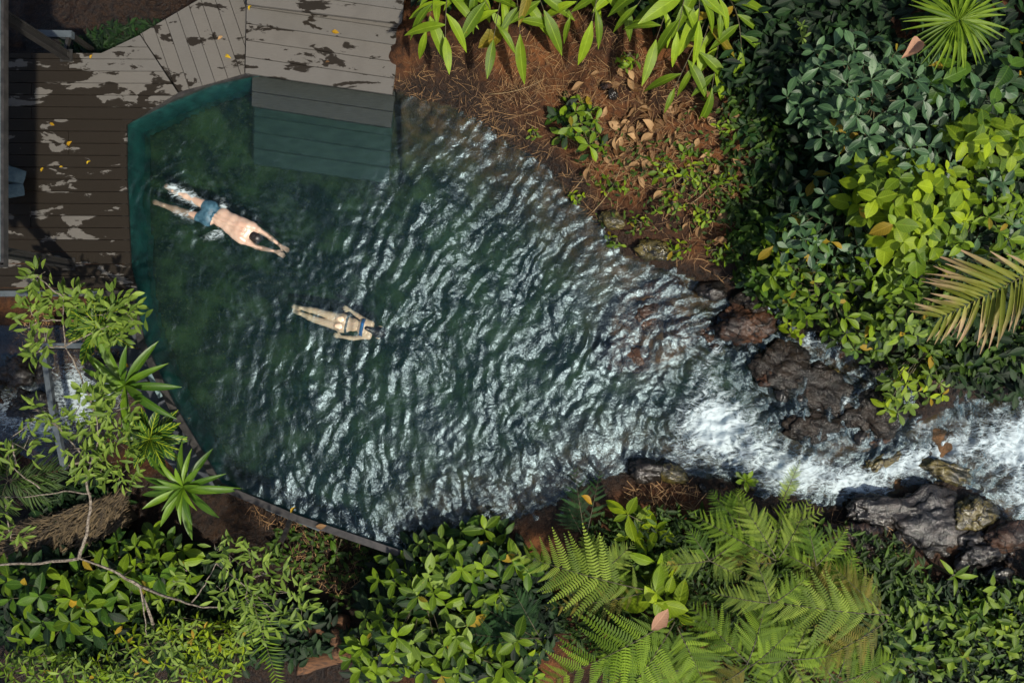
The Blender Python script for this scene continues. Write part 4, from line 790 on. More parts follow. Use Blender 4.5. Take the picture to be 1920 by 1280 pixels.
fern('fern arching over the bottom edge between climber and blue green fern', 1390, 1250, [((1400, 1240), (1290, 1130), 1.2, 1.05, 72, 12, .05), ((1400, 1245), (1440, 1110), 1.2, 1.05, 74, 12, .05), ((1405, 1250), (1500, 1160), 1.15, 1.05, 74, 12, .05), ((1400, 1250), (1310, 1300), 1.15, 1.0, 74, 12, .05)], 7)
fern('fern crowded into the bottom edge under the wide horizontal fern', 1560, 1270, [((1565, 1275), (1480, 1170), 1.0, .95, 70, 12, .05), ((1570, 1270), (1600, 1165), 1.0, .95, 70, 12, .05), ((1570, 1280), (1680, 1230), 1.0, .9, 74, 12, .05), ((1560, 1290), (1440, 1300), 1.0, .9, 70, 12, .05)], 8)
fern('single slim fern blade standing up in front of the white foam', 1455, 960, [((1462, 945), (1500, 862), .75, .95, 30, 14, .02)], 9, 'fern_pale', False)
fern('sparse pale fern with broken leaflets above the dark soil by the wet rock', 1490, 1010, [((1440, 1000), (1545, 955), .95, .9, 50, 9, .03), ((1440, 1010), (1535, 1005), .9, .85, 40, 8, .03), ((1450, 1020), (1480, 930), .95, .9, 44, 9, .03)], 10, 'fern_pale')
fern('fern fronds bright against the dark soil left of the bottom corner shrubs', 1590, 1090, [((1560, 1130), (1650, 1110), 1.0, .9, 52, 11, .04), ((1560, 1125), (1600, 1040), 1.0, .9, 56, 11, .04), ((1560, 1125), (1500, 1040), 1.05, .95, 60, 11, .04), ((1560, 1125), (1635, 1065), 1.0, .9, 40, 10, .04)], 11)
fern('low fern in the shadow at the bottom edge toward the corner shrubs', 1700, 1240, [((1705, 1250), (1660, 1170), .8, .75, 50, 11, .04), ((1705, 1250), (1740, 1180), .8, .75, 50, 11, .04), ((1705, 1255), (1640, 1260), .8, .75, 50, 11, .04)], 12, 'fern_dark')
fern('small fern with yellow fronds beside the climber stem', 1320, 1040, [((1330, 1050), (1240, 1060), 1.0, .95, 44, 10, .04), ((1330, 1050), (1290, 990), 1.0, .9, 40, 10, .04), ((1330, 1050), (1400, 1000), 1.0, .9, 46, 10, .04), ((1330, 1050), (1390, 1080), 1.0, .9, 50, 10, .04)], 13, 'fern_pale')
fern('fern with a browned frond at the bottom edge beneath the pale climber', 1180, 1265, [((1190, 1270), (1110, 1200), 1.0, .9, 46, 12, .04), ((1190, 1270), (1230, 1210), 1.0, .9, 44, 11, .04), ((1190, 1275), (1290, 1270), 1.0, .9, 50, 11, .04)], 16)
fern('fern sprays tangled in the middle of the fern bank below the slim blade', 1440, 1150, [((1445, 1130), (1410, 1030), 1.3, 1.2, 50, 12, .05), ((1445, 1130), (1330, 1110), 1.3, 1.2, 44, 12, .05), ((1450, 1130), (1520, 1075), 1.3, 1.2, 48, 12, .05)], 17, 'fern_pale')
fern('olive fern sprays leaning from the fern bank toward the wet rock', 1540, 1020, [((1530, 1060), (1590, 985), 1.1, 1.0, 42, 11, .05), ((1530, 1060), (1510, 970), 1.1, 1.0, 42, 11, .05), ((1525, 1065), (1440, 1020), 1.1, 1.05, 46, 11, .05)], 18)
rf = random.Random(19)
for lb, cu, cv, zz, nf, ln in (('dense fern clump at the bottom edge under the horizontal stem', 1480, 1235, 1.1, 6, 110), ('dense fern clump at the bottom edge just below the pink dead leaf', 1225, 1250, 1.1, 6, 105), ('dense fern clump at the edge of the foam channel shore', 1385, 985, .85, 6, 80), ('dense fern clump between the pale comb frond and the climber', 1130, 1070, .85, 5, 85), ('dense fern clump below the wet rock beside the olive sprays', 1560, 1100, 1.0, 6, 90)):
    a0 = rf.uniform(0, 6.28); fern(lb, cu, cv, [((cu, cv), (cu + ln * rf.uniform(.8, 1.15) * math.cos(a0 + k * 6.283 / nf + rf.uniform(-.3, .3)), cv + ln * rf.uniform(.7, 1.05) * math.sin(a0 + k * 6.283 / nf + rf.uniform(-.3, .3))), zz, zz - rf.uniform(.02, .2), rf.uniform(38, 52), 12, .06) for k in range(nf)], rf.randrange(999), rf.choice(('fern', 'fern_pale', 'fern_mid')))
fern('small green fern growing under the overhanging shrub beside the stream', 1600, 600, [((1600, 590), (1602, 672), .85, .75, 26, 14, .02)], 14, 'fern', False)
fern('dark feathery fern on the shaded slope beside the leaning ginger', 1420, 110, [((1425, 95), (1400, 160), .95, .9, 30, 12, .03), ((1430, 100), (1430, 180), .95, .9, 28, 12, .03)], 15, 'fern_dark', False)
r, o = thing_at('sword_fern', 'sword fern with a long drooping olive frond beside the rotting logs', 'fern', 480, 1060); rr = random.Random(4)
frond(r, o, P(462, 1080, .35), P(528, 1300, .15), M_(46, .2), 30, L['palm'], .03, rnd=rr, kind='leaflet', lean=1.35, wmin=.4); frond(r, o, P(462, 1085, .25), P(470, 1190, .15), M_(40, .2), 18, L['olive'], .03, rnd=rr, kind='leaflet', lean=1.3, wmin=.4)
print('plants', round(time.time() - T0, 1), len(bpy.data.objects))
# ------------------------------------------------------------------ rocks
def rock_mesh(name, seed, mat, flat=.5, rough=.35, sub=4):
    import bmesh
    bm = bmesh.new(); bmesh.ops.create_icosphere(bm, subdivisions=sub, radius=1.0)
    v = np.array([p.co[:] for p in bm.verts]); a = fbm(v[:, 0] * 1.2 + v[:, 2] * .7 + seed, v[:, 1] * 1.2 - v[:, 2] * .9, seed, 4) - .5; b = fbm(v[:, 0] * 3.4 - v[:, 2], v[:, 1] * 3.4 + v[:, 2] * 2 + seed, seed + 5, 3) - .5
    c = np.abs(fbm(v[:, 0] * 2.2 + v[:, 2] + seed * 2, v[:, 1] * 2.2 + v[:, 2], seed + 9, 4) - .5); d = fbm(v[:, 0] * 8 + v[:, 2] * 3, v[:, 1] * 8 - v[:, 2] * 3 + seed, seed + 3, 3) - .5; s = 1 + rough * 2.2 * a + rough * .7 * b - rough * 1.3 * c + rough * .22 * d; v = v * s[:, None]; v[:, 2] *= flat
    for p, c in zip(bm.verts, v): p.co = c
    me = bpy.data.meshes.new(name); bm.to_mesh(me); bm.free(); me.polygons.foreach_set('use_smooth', [True] * len(me.polygons)); me.materials.append(mat); return me
ROCKS = [(1560, 735, 95, 50, .28, 'rock_black', 'big dark wet rock slab between shrub and foam channel', .20), (1470, 690, 60, 46, .26, 'rock_black', 'dark rounded wet rock beside the russet shelf', .3), (1640, 770, 66, 50, .30, 'rock_black', 'black glistening rock under the dangling yellow green sprig', .3), (1530, 800, 60, 34, .26, 'rock_black', 'low black rock at the head of the white cascade', .3),
         (1400, 600, 60, 40, .20, 'rock_red', 'russet wet rock at the upper end of the shelf', .5), (1420, 560, 46, 30, .25, 'rock_black', 'small dark rock under the edge of the dense shrub', .5), (1340, 545, 30, 20, .16, 'rock', 'black stone at the shoreline point', .5), (1775, 705, 34, 24, .62, 'rock_red', 'russet stone with a wet top below the palm frond', .6), (1660, 862, 48, 15, .22, 'rock_moss', 'mossy yellow rock ledge splitting the foam channel', .35), (1772, 884, 58, 22, .30, 'rock_moss', 'mossy yellow rock curving beside the upper cascade', .5),
         (1750, 985, 82, 58, .34, 'rock', 'large glistening wet rock below the mossy ledge', .27), (1640, 960, 60, 36, .30, 'rock', 'dark flat wet rock at the end of the foam channel', .3), (1600, 1020, 70, 40, .34, 'rock_red', 'brown earthy rock above the corner fern', .4), (1835, 965, 46, 36, .40, 'rock_moss', 'mossy brown wet rock filling the corner under the upper cascade', .4), (1840, 1030, 60, 40, .42, 'rock', 'dark wet rock beneath the thin side cascade', .5), (1890, 1000, 40, 34, .50, 'rock_red', 'brown rock at the frame edge below the upper cascade', .5), (1875, 1080, 26, 20, .55, 'rock', 'round splashed stone at the frame edge near the banana shoot', .6),
         (1260, 890, 36, 20, .14, 'rock_moss', 'yellow mossy stone on the shore below the cascade', .5), (1210, 885, 40, 26, .12, 'rock', 'dark shore stone beside the mossy stone', .5), (1215, 590, 60, 40, -.06, 'rock_red', 'russet boulder barely covered by sliding water', .3), (1280, 620, 44, 34, -.05, 'rock_red', 'reddish submerged boulder at the inner end of the shelf', .3), (1180, 660, 50, 40, -.10, 'rock_red', 'pale brown submerged boulder at the outer end of the shelf', .3), (1250, 540, 40, 26, -.05, 'rock_red', 'reddish submerged stone nearest the mossy shore point', .3),
         (1135, 160, 12, 9, .62, 'rock_red', 'small pale stone on the brown bank', .7), (1150, 175, 10, 12, .62, 'rock', 'small bluish stone next to the pale one on the bank', .7), (988, 117, 6, 5, .45, 'rock_red', 'tiny round pebble alone on the bare bank', .8), (1150, 410, 26, 18, .12, 'rock_moss', 'mossy stone at the curve of the shore', .5), (1230, 470, 36, 22, .22, 'rock_moss', 'yellow brown mossy rock at the shoreline point', .5), (60, 760, 46, 34, -1.72, 'rock', 'dark boulder splitting the lower brook', .6), (190, 690, 40, 30, -1.7, 'rock', 'dark boulder beside the lower brook fall', .6), (30, 700, 34, 30, -1.6, 'rock', 'dark boulder at the brook bank under the deck', .6)]
for i, (u, v, ru, rv, z, mt, lb, fl) in enumerate(ROCKS):
    o = link('rock', rock_mesh('rock', 10 + i * 3, MAT[mt], fl, .40, 5 if ru > 40 else 4)); z = z - (.10 if u > 1390 and 540 < v < 850 else -.10 if u > 1560 and v > 940 else 0); c = P(u, v, z); o.location = c - Vector((0, 0, .10 * M_(ru))); o.scale = (M_(ru, z), M_(rv, z), M_((ru + rv) / 2, z)); o.rotation_euler.z = (i * 1.7) % .8 - .4
    tag(o, lb, 'rock')
rs = random.Random(55); RM = {k_: [rock_mesh('rock', 200 + i * 7, MAT[k_], .6, .4, 4) for i in range(3)] for k_ in ('rock', 'rock_red', 'rock_moss')}
for zone, els, n, lo_, hi_, z in (('between the russet shelf and the dense overhanging shrub', [(1380, 600, 60, 70), (1450, 640, 60, 50)], 20, 9, 24, .12), ('among the black rocks beside the foam channel', [(1560, 700, 110, 70), (1620, 790, 60, 40)], 22, 8, 22, .36), ('along the foot of the upper cascade', [(1700, 830, 80, 30), (1850, 770, 60, 24)], 16, 8, 20, .36), ('on the dark bank below the glistening wet rock', [(1640, 1030, 70, 40), (1840, 1060, 70, 40)], 20, 8, 22, .42), ('along the fern side shore of the foam channel', [(1330, 905, 90, 16), (1500, 950, 60, 16)], 14, 8, 20, .2), ('in the bed of the lower brook', [(60, 720, 90, 60), (150, 790, 60, 40)], 14, 12, 30, -1.7)):
    for i, (u, v, r_, a) in enumerate(sample_ellipses(els, n, rs, 12)):
        p = P(u, v, z); zz = max(gz(p.x, p.y), z - .25); o = link('stone', rs.choice(RM[rs.choice(('rock', 'rock', 'rock_red') if i % 5 else ('rock_moss',))])); q_ = M_(rs.uniform(lo_, hi_), zz); o.location = (p.x, p.y, zz); o.scale = (q_, q_ * rs.uniform(.6, 1), q_); o.rotation_euler.z = rs.uniform(0, 6.28)
        tag(o, 'small dark wet stone ' + zone, 'stone', 'wet stones ' + zone)
# ------------------------------------------------------------------ undergrowth and litter (too many to count)
def scatter(name, label, cat, ells, n, zr, lpx, shape, mat, seed, flat=.4):
    rnd = random.Random(seed); pts, di, up, sz = [], [], [], []; tot = [e[2] * e[3] for e in ells]
    WN = []
    while len(pts) < n:
        cx, cy_, rx, ry = rnd.choices(ells, tot)[0]; a = rnd.uniform(0, 6.283); r = math.sqrt(rnd.random()); u, v = cx + rx * r * math.cos(a), cy_ + ry * r * math.sin(a)
        p = P(u, v, .3); x, y = p.x, p.y; i = int(round((y - GY0) / GH)); j = int(round((x - GX0) / GH))
        if not (0 <= i < GX.shape[0] and 0 <= j < GX.shape[1]) or (GIN[i, j] and 1): n -= 1 if rnd.random() < .5 else 0; continue
        z = GZ[i, j] + rnd.uniform(*zr); pts.append((x, y, z)); aa = rnd.uniform(0, 6.28); di.append((math.cos(aa), math.sin(aa), rnd.uniform(-.1, .5) * flat * 2)); up.append((rnd.uniform(-flat, flat), rnd.uniform(-flat, flat), 1)); sz.append(rnd.uniform(*lpx) / S)
    o = link(name, mass_mesh(np.array(pts), np.array(di), np.array(up), np.array(sz), shape, L[mat], rnd)); return tag(o, label, cat, kind='stuff')
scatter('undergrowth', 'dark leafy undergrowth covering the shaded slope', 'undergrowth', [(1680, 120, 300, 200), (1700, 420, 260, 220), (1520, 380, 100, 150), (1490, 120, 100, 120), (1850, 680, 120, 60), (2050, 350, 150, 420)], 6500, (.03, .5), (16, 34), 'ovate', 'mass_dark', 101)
scatter('undergrowth', 'green undergrowth along the slope above the stream', 'undergrowth', [(1600, 560, 180, 90), (1450, 470, 80, 90), (1800, 560, 140, 120), (1720, 650, 150, 60), (1870, 300, 90, 200)], 3000, (.03, .45), (12, 26), 'ovate', 'mass_green', 102)
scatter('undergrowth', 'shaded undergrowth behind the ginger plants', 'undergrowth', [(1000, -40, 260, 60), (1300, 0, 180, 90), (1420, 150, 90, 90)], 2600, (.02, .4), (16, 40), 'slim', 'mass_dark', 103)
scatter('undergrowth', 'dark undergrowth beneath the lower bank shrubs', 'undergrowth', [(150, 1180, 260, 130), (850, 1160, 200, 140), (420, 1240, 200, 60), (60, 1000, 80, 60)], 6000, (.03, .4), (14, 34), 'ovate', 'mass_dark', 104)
scatter('undergrowth', 'tangled green undergrowth beneath the ferns', 'undergrowth', [(1350, 1150, 300, 160), (1550, 1080, 160, 100), (1250, 1010, 150, 60)], 6000, (.03, .5), (10, 26), 'slim', 'mass_green', 105)
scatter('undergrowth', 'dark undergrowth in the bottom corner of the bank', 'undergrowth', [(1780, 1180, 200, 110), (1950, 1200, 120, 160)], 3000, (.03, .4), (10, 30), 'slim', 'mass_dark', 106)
scatter('undergrowth', 'mixed green weeds over the dark bottom corner undergrowth', 'weeds', [(1760, 1200, 150, 80), (1860, 1120, 80, 60), (1680, 1120, 60, 40)], 420, (.2, .6), (12, 30), 'ovate', 'mass_lime', 110)
scatter('undergrowth', 'small weeds sprouting in the ravine below the pool wall', 'weeds', [(580, 1080, 140, 70), (640, 1140, 70, 60)], 420, (.02, .12), (8, 20), 'ovate', 'mass_green', 107)
scatter('undergrowth', 'mixed green weeds thinning out from the dark hollow onto the slope', 'weeds', [(1390, 300, 60, 190), (1410, 440, 60, 100), (1370, 180, 50, 70)], 900, (.02, .22), (8, 20), 'ovate', 'mass_green', 111)
scatter('undergrowth', 'small weeds sprouting over the leaf littered slope', 'weeds', [(1230, 360, 140, 90), (1330, 420, 80, 80), (1150, 300, 80, 60), (1330, 260, 80, 80)], 420, (.01, .1), (5, 13), 'ovate', 'mass_green', 108)
scatter('undergrowth', 'dark weeds added to deepen the shade behind the deck', 'weeds', [(180, 30, 190, 70)], 2600, (.02, .25), (10, 26), 'slim', 'mass_dark', 109)  # near black leaves added to darken the gap behind the deck
def straw(name, label, ells, n, lpx, w, mat, seed):
    rg = np.random.RandomState(seed); V, F = [], []; k = 0; rnd = random.Random(seed); tot = [e[2] * e[3] for e in ells]
    for _ in range(n):
        cx, cy_, rx, ry = rnd.choices(ells, tot)[0]; a = rnd.uniform(0, 6.283); r = math.sqrt(rnd.random()); p = P(cx + rx * r * math.cos(a), cy_ + ry * r * math.sin(a), .2); i = int(round((p.y - GY0) / GH)); j = int(round((p.x - GX0) / GH))
        if not (0 <= i < GX.shape[0] and 0 <= j < GX.shape[1]) or GIN[i, j]: continue
        l = rnd.uniform(*lpx) / S * rnd.uniform(.5, 1); t = rnd.uniform(0, 6.28); d = Vector((math.cos(t), math.sin(t), rnd.uniform(-.15, .15))); b = Vector((p.x, p.y, GZ[i, j] + rnd.uniform(.008, .04))); s = Vector((-d.y, d.x, 0)) * w * rnd.uniform(.5, 1.3); bend = s * rnd.uniform(-5, 5)
        q0, q1, q2 = b - d * l / 2, b + bend + UP * .012, b + d * l / 2
        V += [q0 + s, q0 - s, q1 - s, q1 + s, q2 - s * .4, q2 + s * .4, q0 + UP * w, q1 + UP * w * 1.3, q2 + UP * w * .6]; F += [(k, k + 3, k + 7, k + 6), (k + 6, k + 7, k + 2, k + 1), (k + 3, k + 5, k + 8, k + 7), (k + 7, k + 8, k + 4, k + 2)]; k += 9
    rr = np.repeat(rg.rand(len(V) // 9), 9)
    return tag(link(name, big_mesh(name, np.array([v[:] for v in V]), np.array(F), mat, {'rnd': rr})), label, 'litter', kind='stuff')
def strawmat():
    m = N('dry_straw'); c = m.mix(m.new('Attribute', attribute_name='rnd').outputs['Fac'], (.04, .016, .006), (.36, .21, .085)); m.l.new(c, m.b.inputs['Base Color']); m.b.inputs['Roughness'].default_value = .7; return m.m
MAT['straw'] = strawmat()
straw('leaf_litter', 'dry needles and straw strewn over the brown bank', [(900, 160, 170, 70), (1000, 230, 130, 80), (1080, 120, 130, 80), (1180, 250, 110, 120), (1130, 330, 80, 90)], 2600, (8, 40), .0024, MAT['straw'], 201)
straw('leaf_litter', 'dry straw and twigs on the dark slope under the shrubs', [(1300, 250, 140, 130), (1380, 420, 110, 110), (1280, 430, 80, 60)], 900, (10, 40), .0034, MAT['straw'], 202)
straw('leaf_litter', 'brown needles and twigs in the ravine below the pool wall', [(500, 1000, 110, 50), (600, 1090, 120, 80), (450, 960, 60, 30)], 700, (10, 46), .004, MAT['straw'], 203)
straw('leaf_litter', 'brown litter on the ground beside the lower brook', [(60, 620, 110, 70), (-40, 640, 90, 80)], 900, (8, 26), .005, MAT['straw'], 204)
straw('leaf_litter', 'loose dead stems under the ferns', [(1400, 1060, 240, 90), (1600, 1020, 80, 60), (1250, 930, 70, 30)], 1300, (14, 60), .0045, MAT['straw'], 205)
# matted dry thatch on the lower left bank
def thatch():
    rnd = random.Random(31); r, o = thing_at('thatch_heap', 'matted heap of dry brown palm thatch under the mottled branch', 'thatch', 100, 1010); m = MB(); rg = []
    MB().prism([(P(u, v, -.9).x, P(u, v, -.9).y) for u, v in ((-60, 1000), (60, 970), (200, 940), (240, 980), (150, 1040), (60, 1080), (-60, 1100))], -1.6, -.98).build('mat', MAT['thatch'], r)
    V, F, k = [], [], 0
    for _ in range(2600):
        t = rnd.random(); u = lerp(-50, 235, t); v = lerp(1060, 955, t) + rnd.uniform(-50, 46) * (1 - .3 * t); b = P(u, v, -.93 + rnd.uniform(0, .16)); a = .42 + rnd.gauss(0, .35) + .5 * math.sin(u * .02 + v * .03); d = Vector((math.cos(a), math.sin(a), rnd.uniform(-.15, .15))); s = Vector((-d.y, d.x, 0)) * rnd.uniform(.004, .010); l = rnd.uniform(.12, .32)
        q0, q2 = b - d * l / 2, b + d * l / 2; V += [q0 + s - o, q0 - s - o, b - s + UP * .01 - o, b + s + UP * .01 - o, q2 - s * .3 - o, q2 + s * .3 - o]; F += [(k, k + 3, k + 2, k + 1), (k + 3, k + 5, k + 4, k + 2)]; k += 6
    x = link('straw', big_mesh('straw', np.array([v[:] for v in V]), np.array(F), MAT['straw2'], {'rnd': np.repeat(np.random.RandomState(3).rand(len(V) // 6), 6)}), r); x['kind'] = 'stuff'
def straw2():
    m = N('thatch_straw'); c = m.mix(m.new('Attribute', attribute_name='rnd').outputs['Fac'], (.022, .015, .007), (.13, .09, .042)); m.l.new(c, m.b.inputs['Base Color']); m.b.inputs['Roughness'].default_value = .75; return m.m
MAT['straw2'] = straw2(); thatch()
# ------------------------------------------------------------------ fallen leaves, twigs, logs, cushions
def fallen(label, u, v, z, lpx, mat, seed, group=None, ang=None, shape='curled'):
    rnd = random.Random(seed); p = P(u, v, z if z is not None else .3)
    if z is None: p.z = gz(p.x, p.y) + .02
    a = rnd.uniform(0, 6.28) if ang is None else ang; o = place('fallen_leaf', rnd.choice(leafmesh(shape, L[mat])), p, Vector((math.cos(a), math.sin(a), .05)), Vector((rnd.uniform(-.3, .3), rnd.uniform(-.3, .3), 1)), M_(lpx, p.z), None, Vector((0, 0, 0)))
    return tag(o, label, 'leaf', group)
DL = [(135, 265, 14, 'gold', 'round golden leaf lying on the wet deck boards near the pool'), (433, 110, 15, 'gold', 'golden leaf on the diagonal deck boards beside the steps'), (622, 59, 14, 'gold', 'golden leaf in the middle of the broad upper step'), (610, 117, 8, 'brown', 'tiny orange leaf on the front board of the broad step'), (163, 308, 9, 'gold', 'small golden leaf on a dry deck patch near the pool edge'), (77, 322, 9, 'gold', 'small golden leaf at the edge of the roof shade on the deck'), (102, 235, 10, 'gold', 'orange gold leaf on the dark wet deck boards'), (173, 103, 9, 'gold', 'yellow leaf on the edge board at the back of the deck'), (467, 20, 12, 'gold', 'golden leaf caught in the joint beside the upper step'), (408, 75, 12, 'brown', 'dry stalk leaf on the diagonal deck boards'), (118, 312, 6, 'gold', 'tiny golden leaf in the centre of the wet deck')]
for i, (u, v, s, m_, lb) in enumerate(DL): fallen(lb, u, v, DZ + .015 if u < 462 else .27, s, m_, 300 + i, 'golden leaves on the deck')
for i, (u, v, z, s, m_, lb) in enumerate([(147, 15, None, 14, 'gold', 'golden leaf on dark ground behind the deck near the top edge'), (180, 55, None, 26, 'gold', 'long yellow leaf in the dark gap behind the deck'), (181, 88, None, 12, 'brown', 'orange leaf in the dark gap beside the deck edge'), (357, 783, -.18, 18, 'brown', 'curled orange leaf on the slate ledge beside the pool wall'), (228, 680, -.28, 16, 'gold', 'golden leaf on the slate ledge above the upper bromeliad'), (545, 961, .08, 14, 'gold', 'yellow leaf on the lower pool coping'), (592, 986, .08, 20, 'brown', 'brown leaf stuck on the lower pool coping'), (28, 687, None, 20, 'gold', 'yellow leaf on dark ground beside the steel frame'), (1690, 110, 2.4, 62, 'pink', 'large curled pinkish dead leaf caught in the grey green shrub'), (1222, 1180, 1.42, 50, 'pink', 'big pinkish dead leaf lying on the sunlit fern'), (1110, 945, .85, 27, 'gold', 'bright yellow leaf floating above the dark water beside the ferns'), (948, 60, .95, 60, 'yellowing', 'torn yellow dead leaf hanging from the ginger plant'), (1140, 250, None, 44, 'brown', 'long dark brown dead leaf beneath the lone bank shrub')]): fallen(lb, u, v, z, s, m_, 330 + i)
rnd = random.Random(77); k = 0
for cx, cy_, rx, ry, n, wh in ((1200, 260, 60, 60, 46, 'in the thick drift beside the lone bank shrub'), (1150, 300, 60, 50, 22, 'in the loose drift just below the lone bank shrub'), (1230, 335, 40, 40, 12, 'among the seedlings in the middle of the slope'), (1130, 170, 50, 40, 14, 'near the pale stone above the lone bank shrub'), (1300, 225, 60, 36, 12, 'under the ragged leaning ginger'), (1310, 305, 60, 50, 14, 'at the shaded side of the slope'), (1240, 430, 70, 50, 12, 'low on the slope near the mossy shore point'), (1350, 420, 50, 50, 10, 'in the shadow below the dark hollow')):
    for i in range(n):
        a = rnd.uniform(0, 6.28); r_ = math.sqrt(rnd.random()); k += 1
        fallen('curled tan dead leaf ' + wh, cx + rx * r_ * math.cos(a), cy_ + ry * r_ * math.sin(a), None, rnd.uniform(14, 32), 'brown', 400 + k, 'tan dead leaves ' + wh)
def twig(label, a, b, z, rad=.007, bend=.08, mat='twig'):
    A = P(*a, z); B = P(*b, z); A.z = gz(A.x, A.y) + .05; B.z = gz(B.x, B.y) + .06; n = (B - A).cross(UP); pts = [A.lerp(B, k / 6) + n * bend * math.sin(math.pi * k / 6) + UP * .04 * math.sin(math.pi * k / 6) for k in range(7)]
    o = MB().tube(pts, [rad * (1 - .09 * k) for k in range(7)], 5).build('fallen_twig', MAT[mat], smooth=True); tag(o, label, 'twig')
MAT['drytwig'] = plain('pale_dry_twig', (.16, .10, .045), (.34, .24, .12), 20, .7, 0)
for lb, a, b in (('long thin straw stem lying across the bare bank', (915, 172), (1020, 150)), ('pale stem leaning from the torn leaf to the ginger', (1000, 50), (1090, 22)), ('bare stick pointing into the pool beside the shore curve', (1065, 360), (1110, 300)), ('long bare stick lying down the slope among tan leaves', (1105, 400), (1165, 310)), ('dry reed lying across the dark hollow', (1385, 140), (1440, 75)), ('straight stick across the slope beside the seedlings', (1290, 385), (1330, 345)), ('thin stick on the bank between straw and lone shrub', (985, 222), (1010, 236)), ('curved root crossing the ravine toward the logs', (640, 1130), (710, 1185)), ('dead stem arching among the pale ferns', (1370, 1020), (1400, 1060))): twig(lb, a, b, .4, mat='drytwig')
def log(label, a, b, z, rad, seed):
    rnd = random.Random(seed); A, B = P(*a, z), P(*b, z + .05); pts = [A.lerp(B, k / 7) + Vector((0, rnd.uniform(-.03, .03), rnd.uniform(-.03, .03))) for k in range(8)]
    o = MB().tube(pts, [rad * rnd.uniform(.8, 1.15) for _ in range(8)], 12).build('rotting_log', MAT['log'], smooth=True); tag(o, label, 'log')
log('rotting brown log lying across the ravine, upper of the pair', (560, 1190), (650, 1165), -.85, .13, 1); log('thick rotting brown log at the bottom of the ravine, lower of the pair', (560, 1245), (655, 1225), -.82, .17, 2); log('broken reddish log stub leaning between the two rotting logs', (628, 1175), (632, 1230), -.7, .09, 3)
def cushion(label, u, v, su, sv, rot):
    r = MB(); c = P(u, v, .2); nx, ny = 9, 9
    for k, sgn in ((0, 1), (1, -1)):
        for i in range(ny):
            for j in range(nx):
                x, y = j / 4 - 1, i / 4 - 1; h = .09 * (max(0, 1 - x ** 4) * max(0, 1 - y ** 4)) ** .5; px, py = x * su * (1 - .05 * y * y), y * sv * (1 - .05 * x * x)
                r.v.append(c + Vector((px * math.cos(rot) - py * math.sin(rot), px * math.sin(rot) + py * math.cos(rot), sgn * h)))
        for i in range(ny - 1):
            for j in range(nx - 1):
                q_ = [k * 81 + i * 9 + j, k * 81 + i * 9 + j + 1, k * 81 + (i + 1) * 9 + j + 1, k * 81 + (i + 1) * 9 + j]; r.f.append(tuple(q_ if k == 0 else reversed(q_)))
    tag(r.build('cushion', MAT['cushion'], smooth=True), label, 'cushion')
cushion('dark teal cushion on the shaded deck, upper of the two under the roof', 22, 328, .22, .13, -.3); cushion('dark teal cushion on the shaded deck, lower of the two under the roof', 20, 358, .22, .11, .15)

# ------------------------------------------------------------------ tall trees added out of view so calm water reflects a dark forest
def added_tree(label, x, y, z, r, seed, tx, ty):
    rnd = random.Random(seed); root = empty('added_tree', Vector((tx, ty, gz(tx, ty) - .3)), label, 'tree', 'unseen trees added round the clearing'); o = root.location.copy(); c = Vector((x, y, z)); pts = [o.lerp(c, k / 6) + Vector((rnd.uniform(-.1, .1), rnd.uniform(-.1, .1), 0)) * (0 < k < 6) for k in range(7)]
    MB().tube(pts, [.22 - .022 * k for k in range(7)], 8).build('trunk', MAT['bark'], root, True)
    lb = MB(); P_, D_, U_, S_ = [], [], [], []
    for i in range(22):
        a = rnd.uniform(0, 6.28); q = rnd.uniform(.35, .95); e = c + Vector((math.cos(a) * r * q, math.sin(a) * r * q, rnd.uniform(-.9, 1.0) * r * .5)); lb.tube([pts[4].lerp(c, rnd.random()), c.lerp(e, .6) + UP * .2, e], [.07, .04, .015], 5)
        for k in range(170):
            d = Vector((rnd.gauss(0, 1), rnd.gauss(0, 1), rnd.gauss(0, .7))) * r * .17; P_.append((e + d - o)[:]); aa = rnd.uniform(0, 6.28); D_.append((math.cos(aa), math.sin(aa), rnd.uniform(-.6, .3))); U_.append((rnd.uniform(-.5, .5), rnd.uniform(-.5, .5), 1)); S_.append(rnd.uniform(.2, .42))
    lb.build('limb', MAT['bark'], root, True)
    cr = link('crown', mass_mesh(np.array(P_), np.array(D_), np.array(U_), np.array(S_), 'ovate', L['mass_green'], rnd), root); cr['kind'] = 'stuff'
for a in (('tall forest tree rising behind the pavilion beyond the deck', -8.2, 4.6, 7.5, 2.7, 1, -9.6, 5.6), ('tall forest tree rising beyond the lower brook', -7.9, -.5, 7.8, 2.5, 2, -9.9, -1.0), ('tall forest tree rising above the wooden steps', -3.6, 7.0, 8.0, 2.5, 3, -3.8, 8.0), ('tall forest tree rising behind the ginger plants', 1.5, 8.0, 8.5, 2.5, 4, 1.6, 8.2), ('tall forest tree rising below the thatch heap', -7.4, -5.7, 7.2, 2.3, 5, -8.6, -7.4)): added_tree(*a)
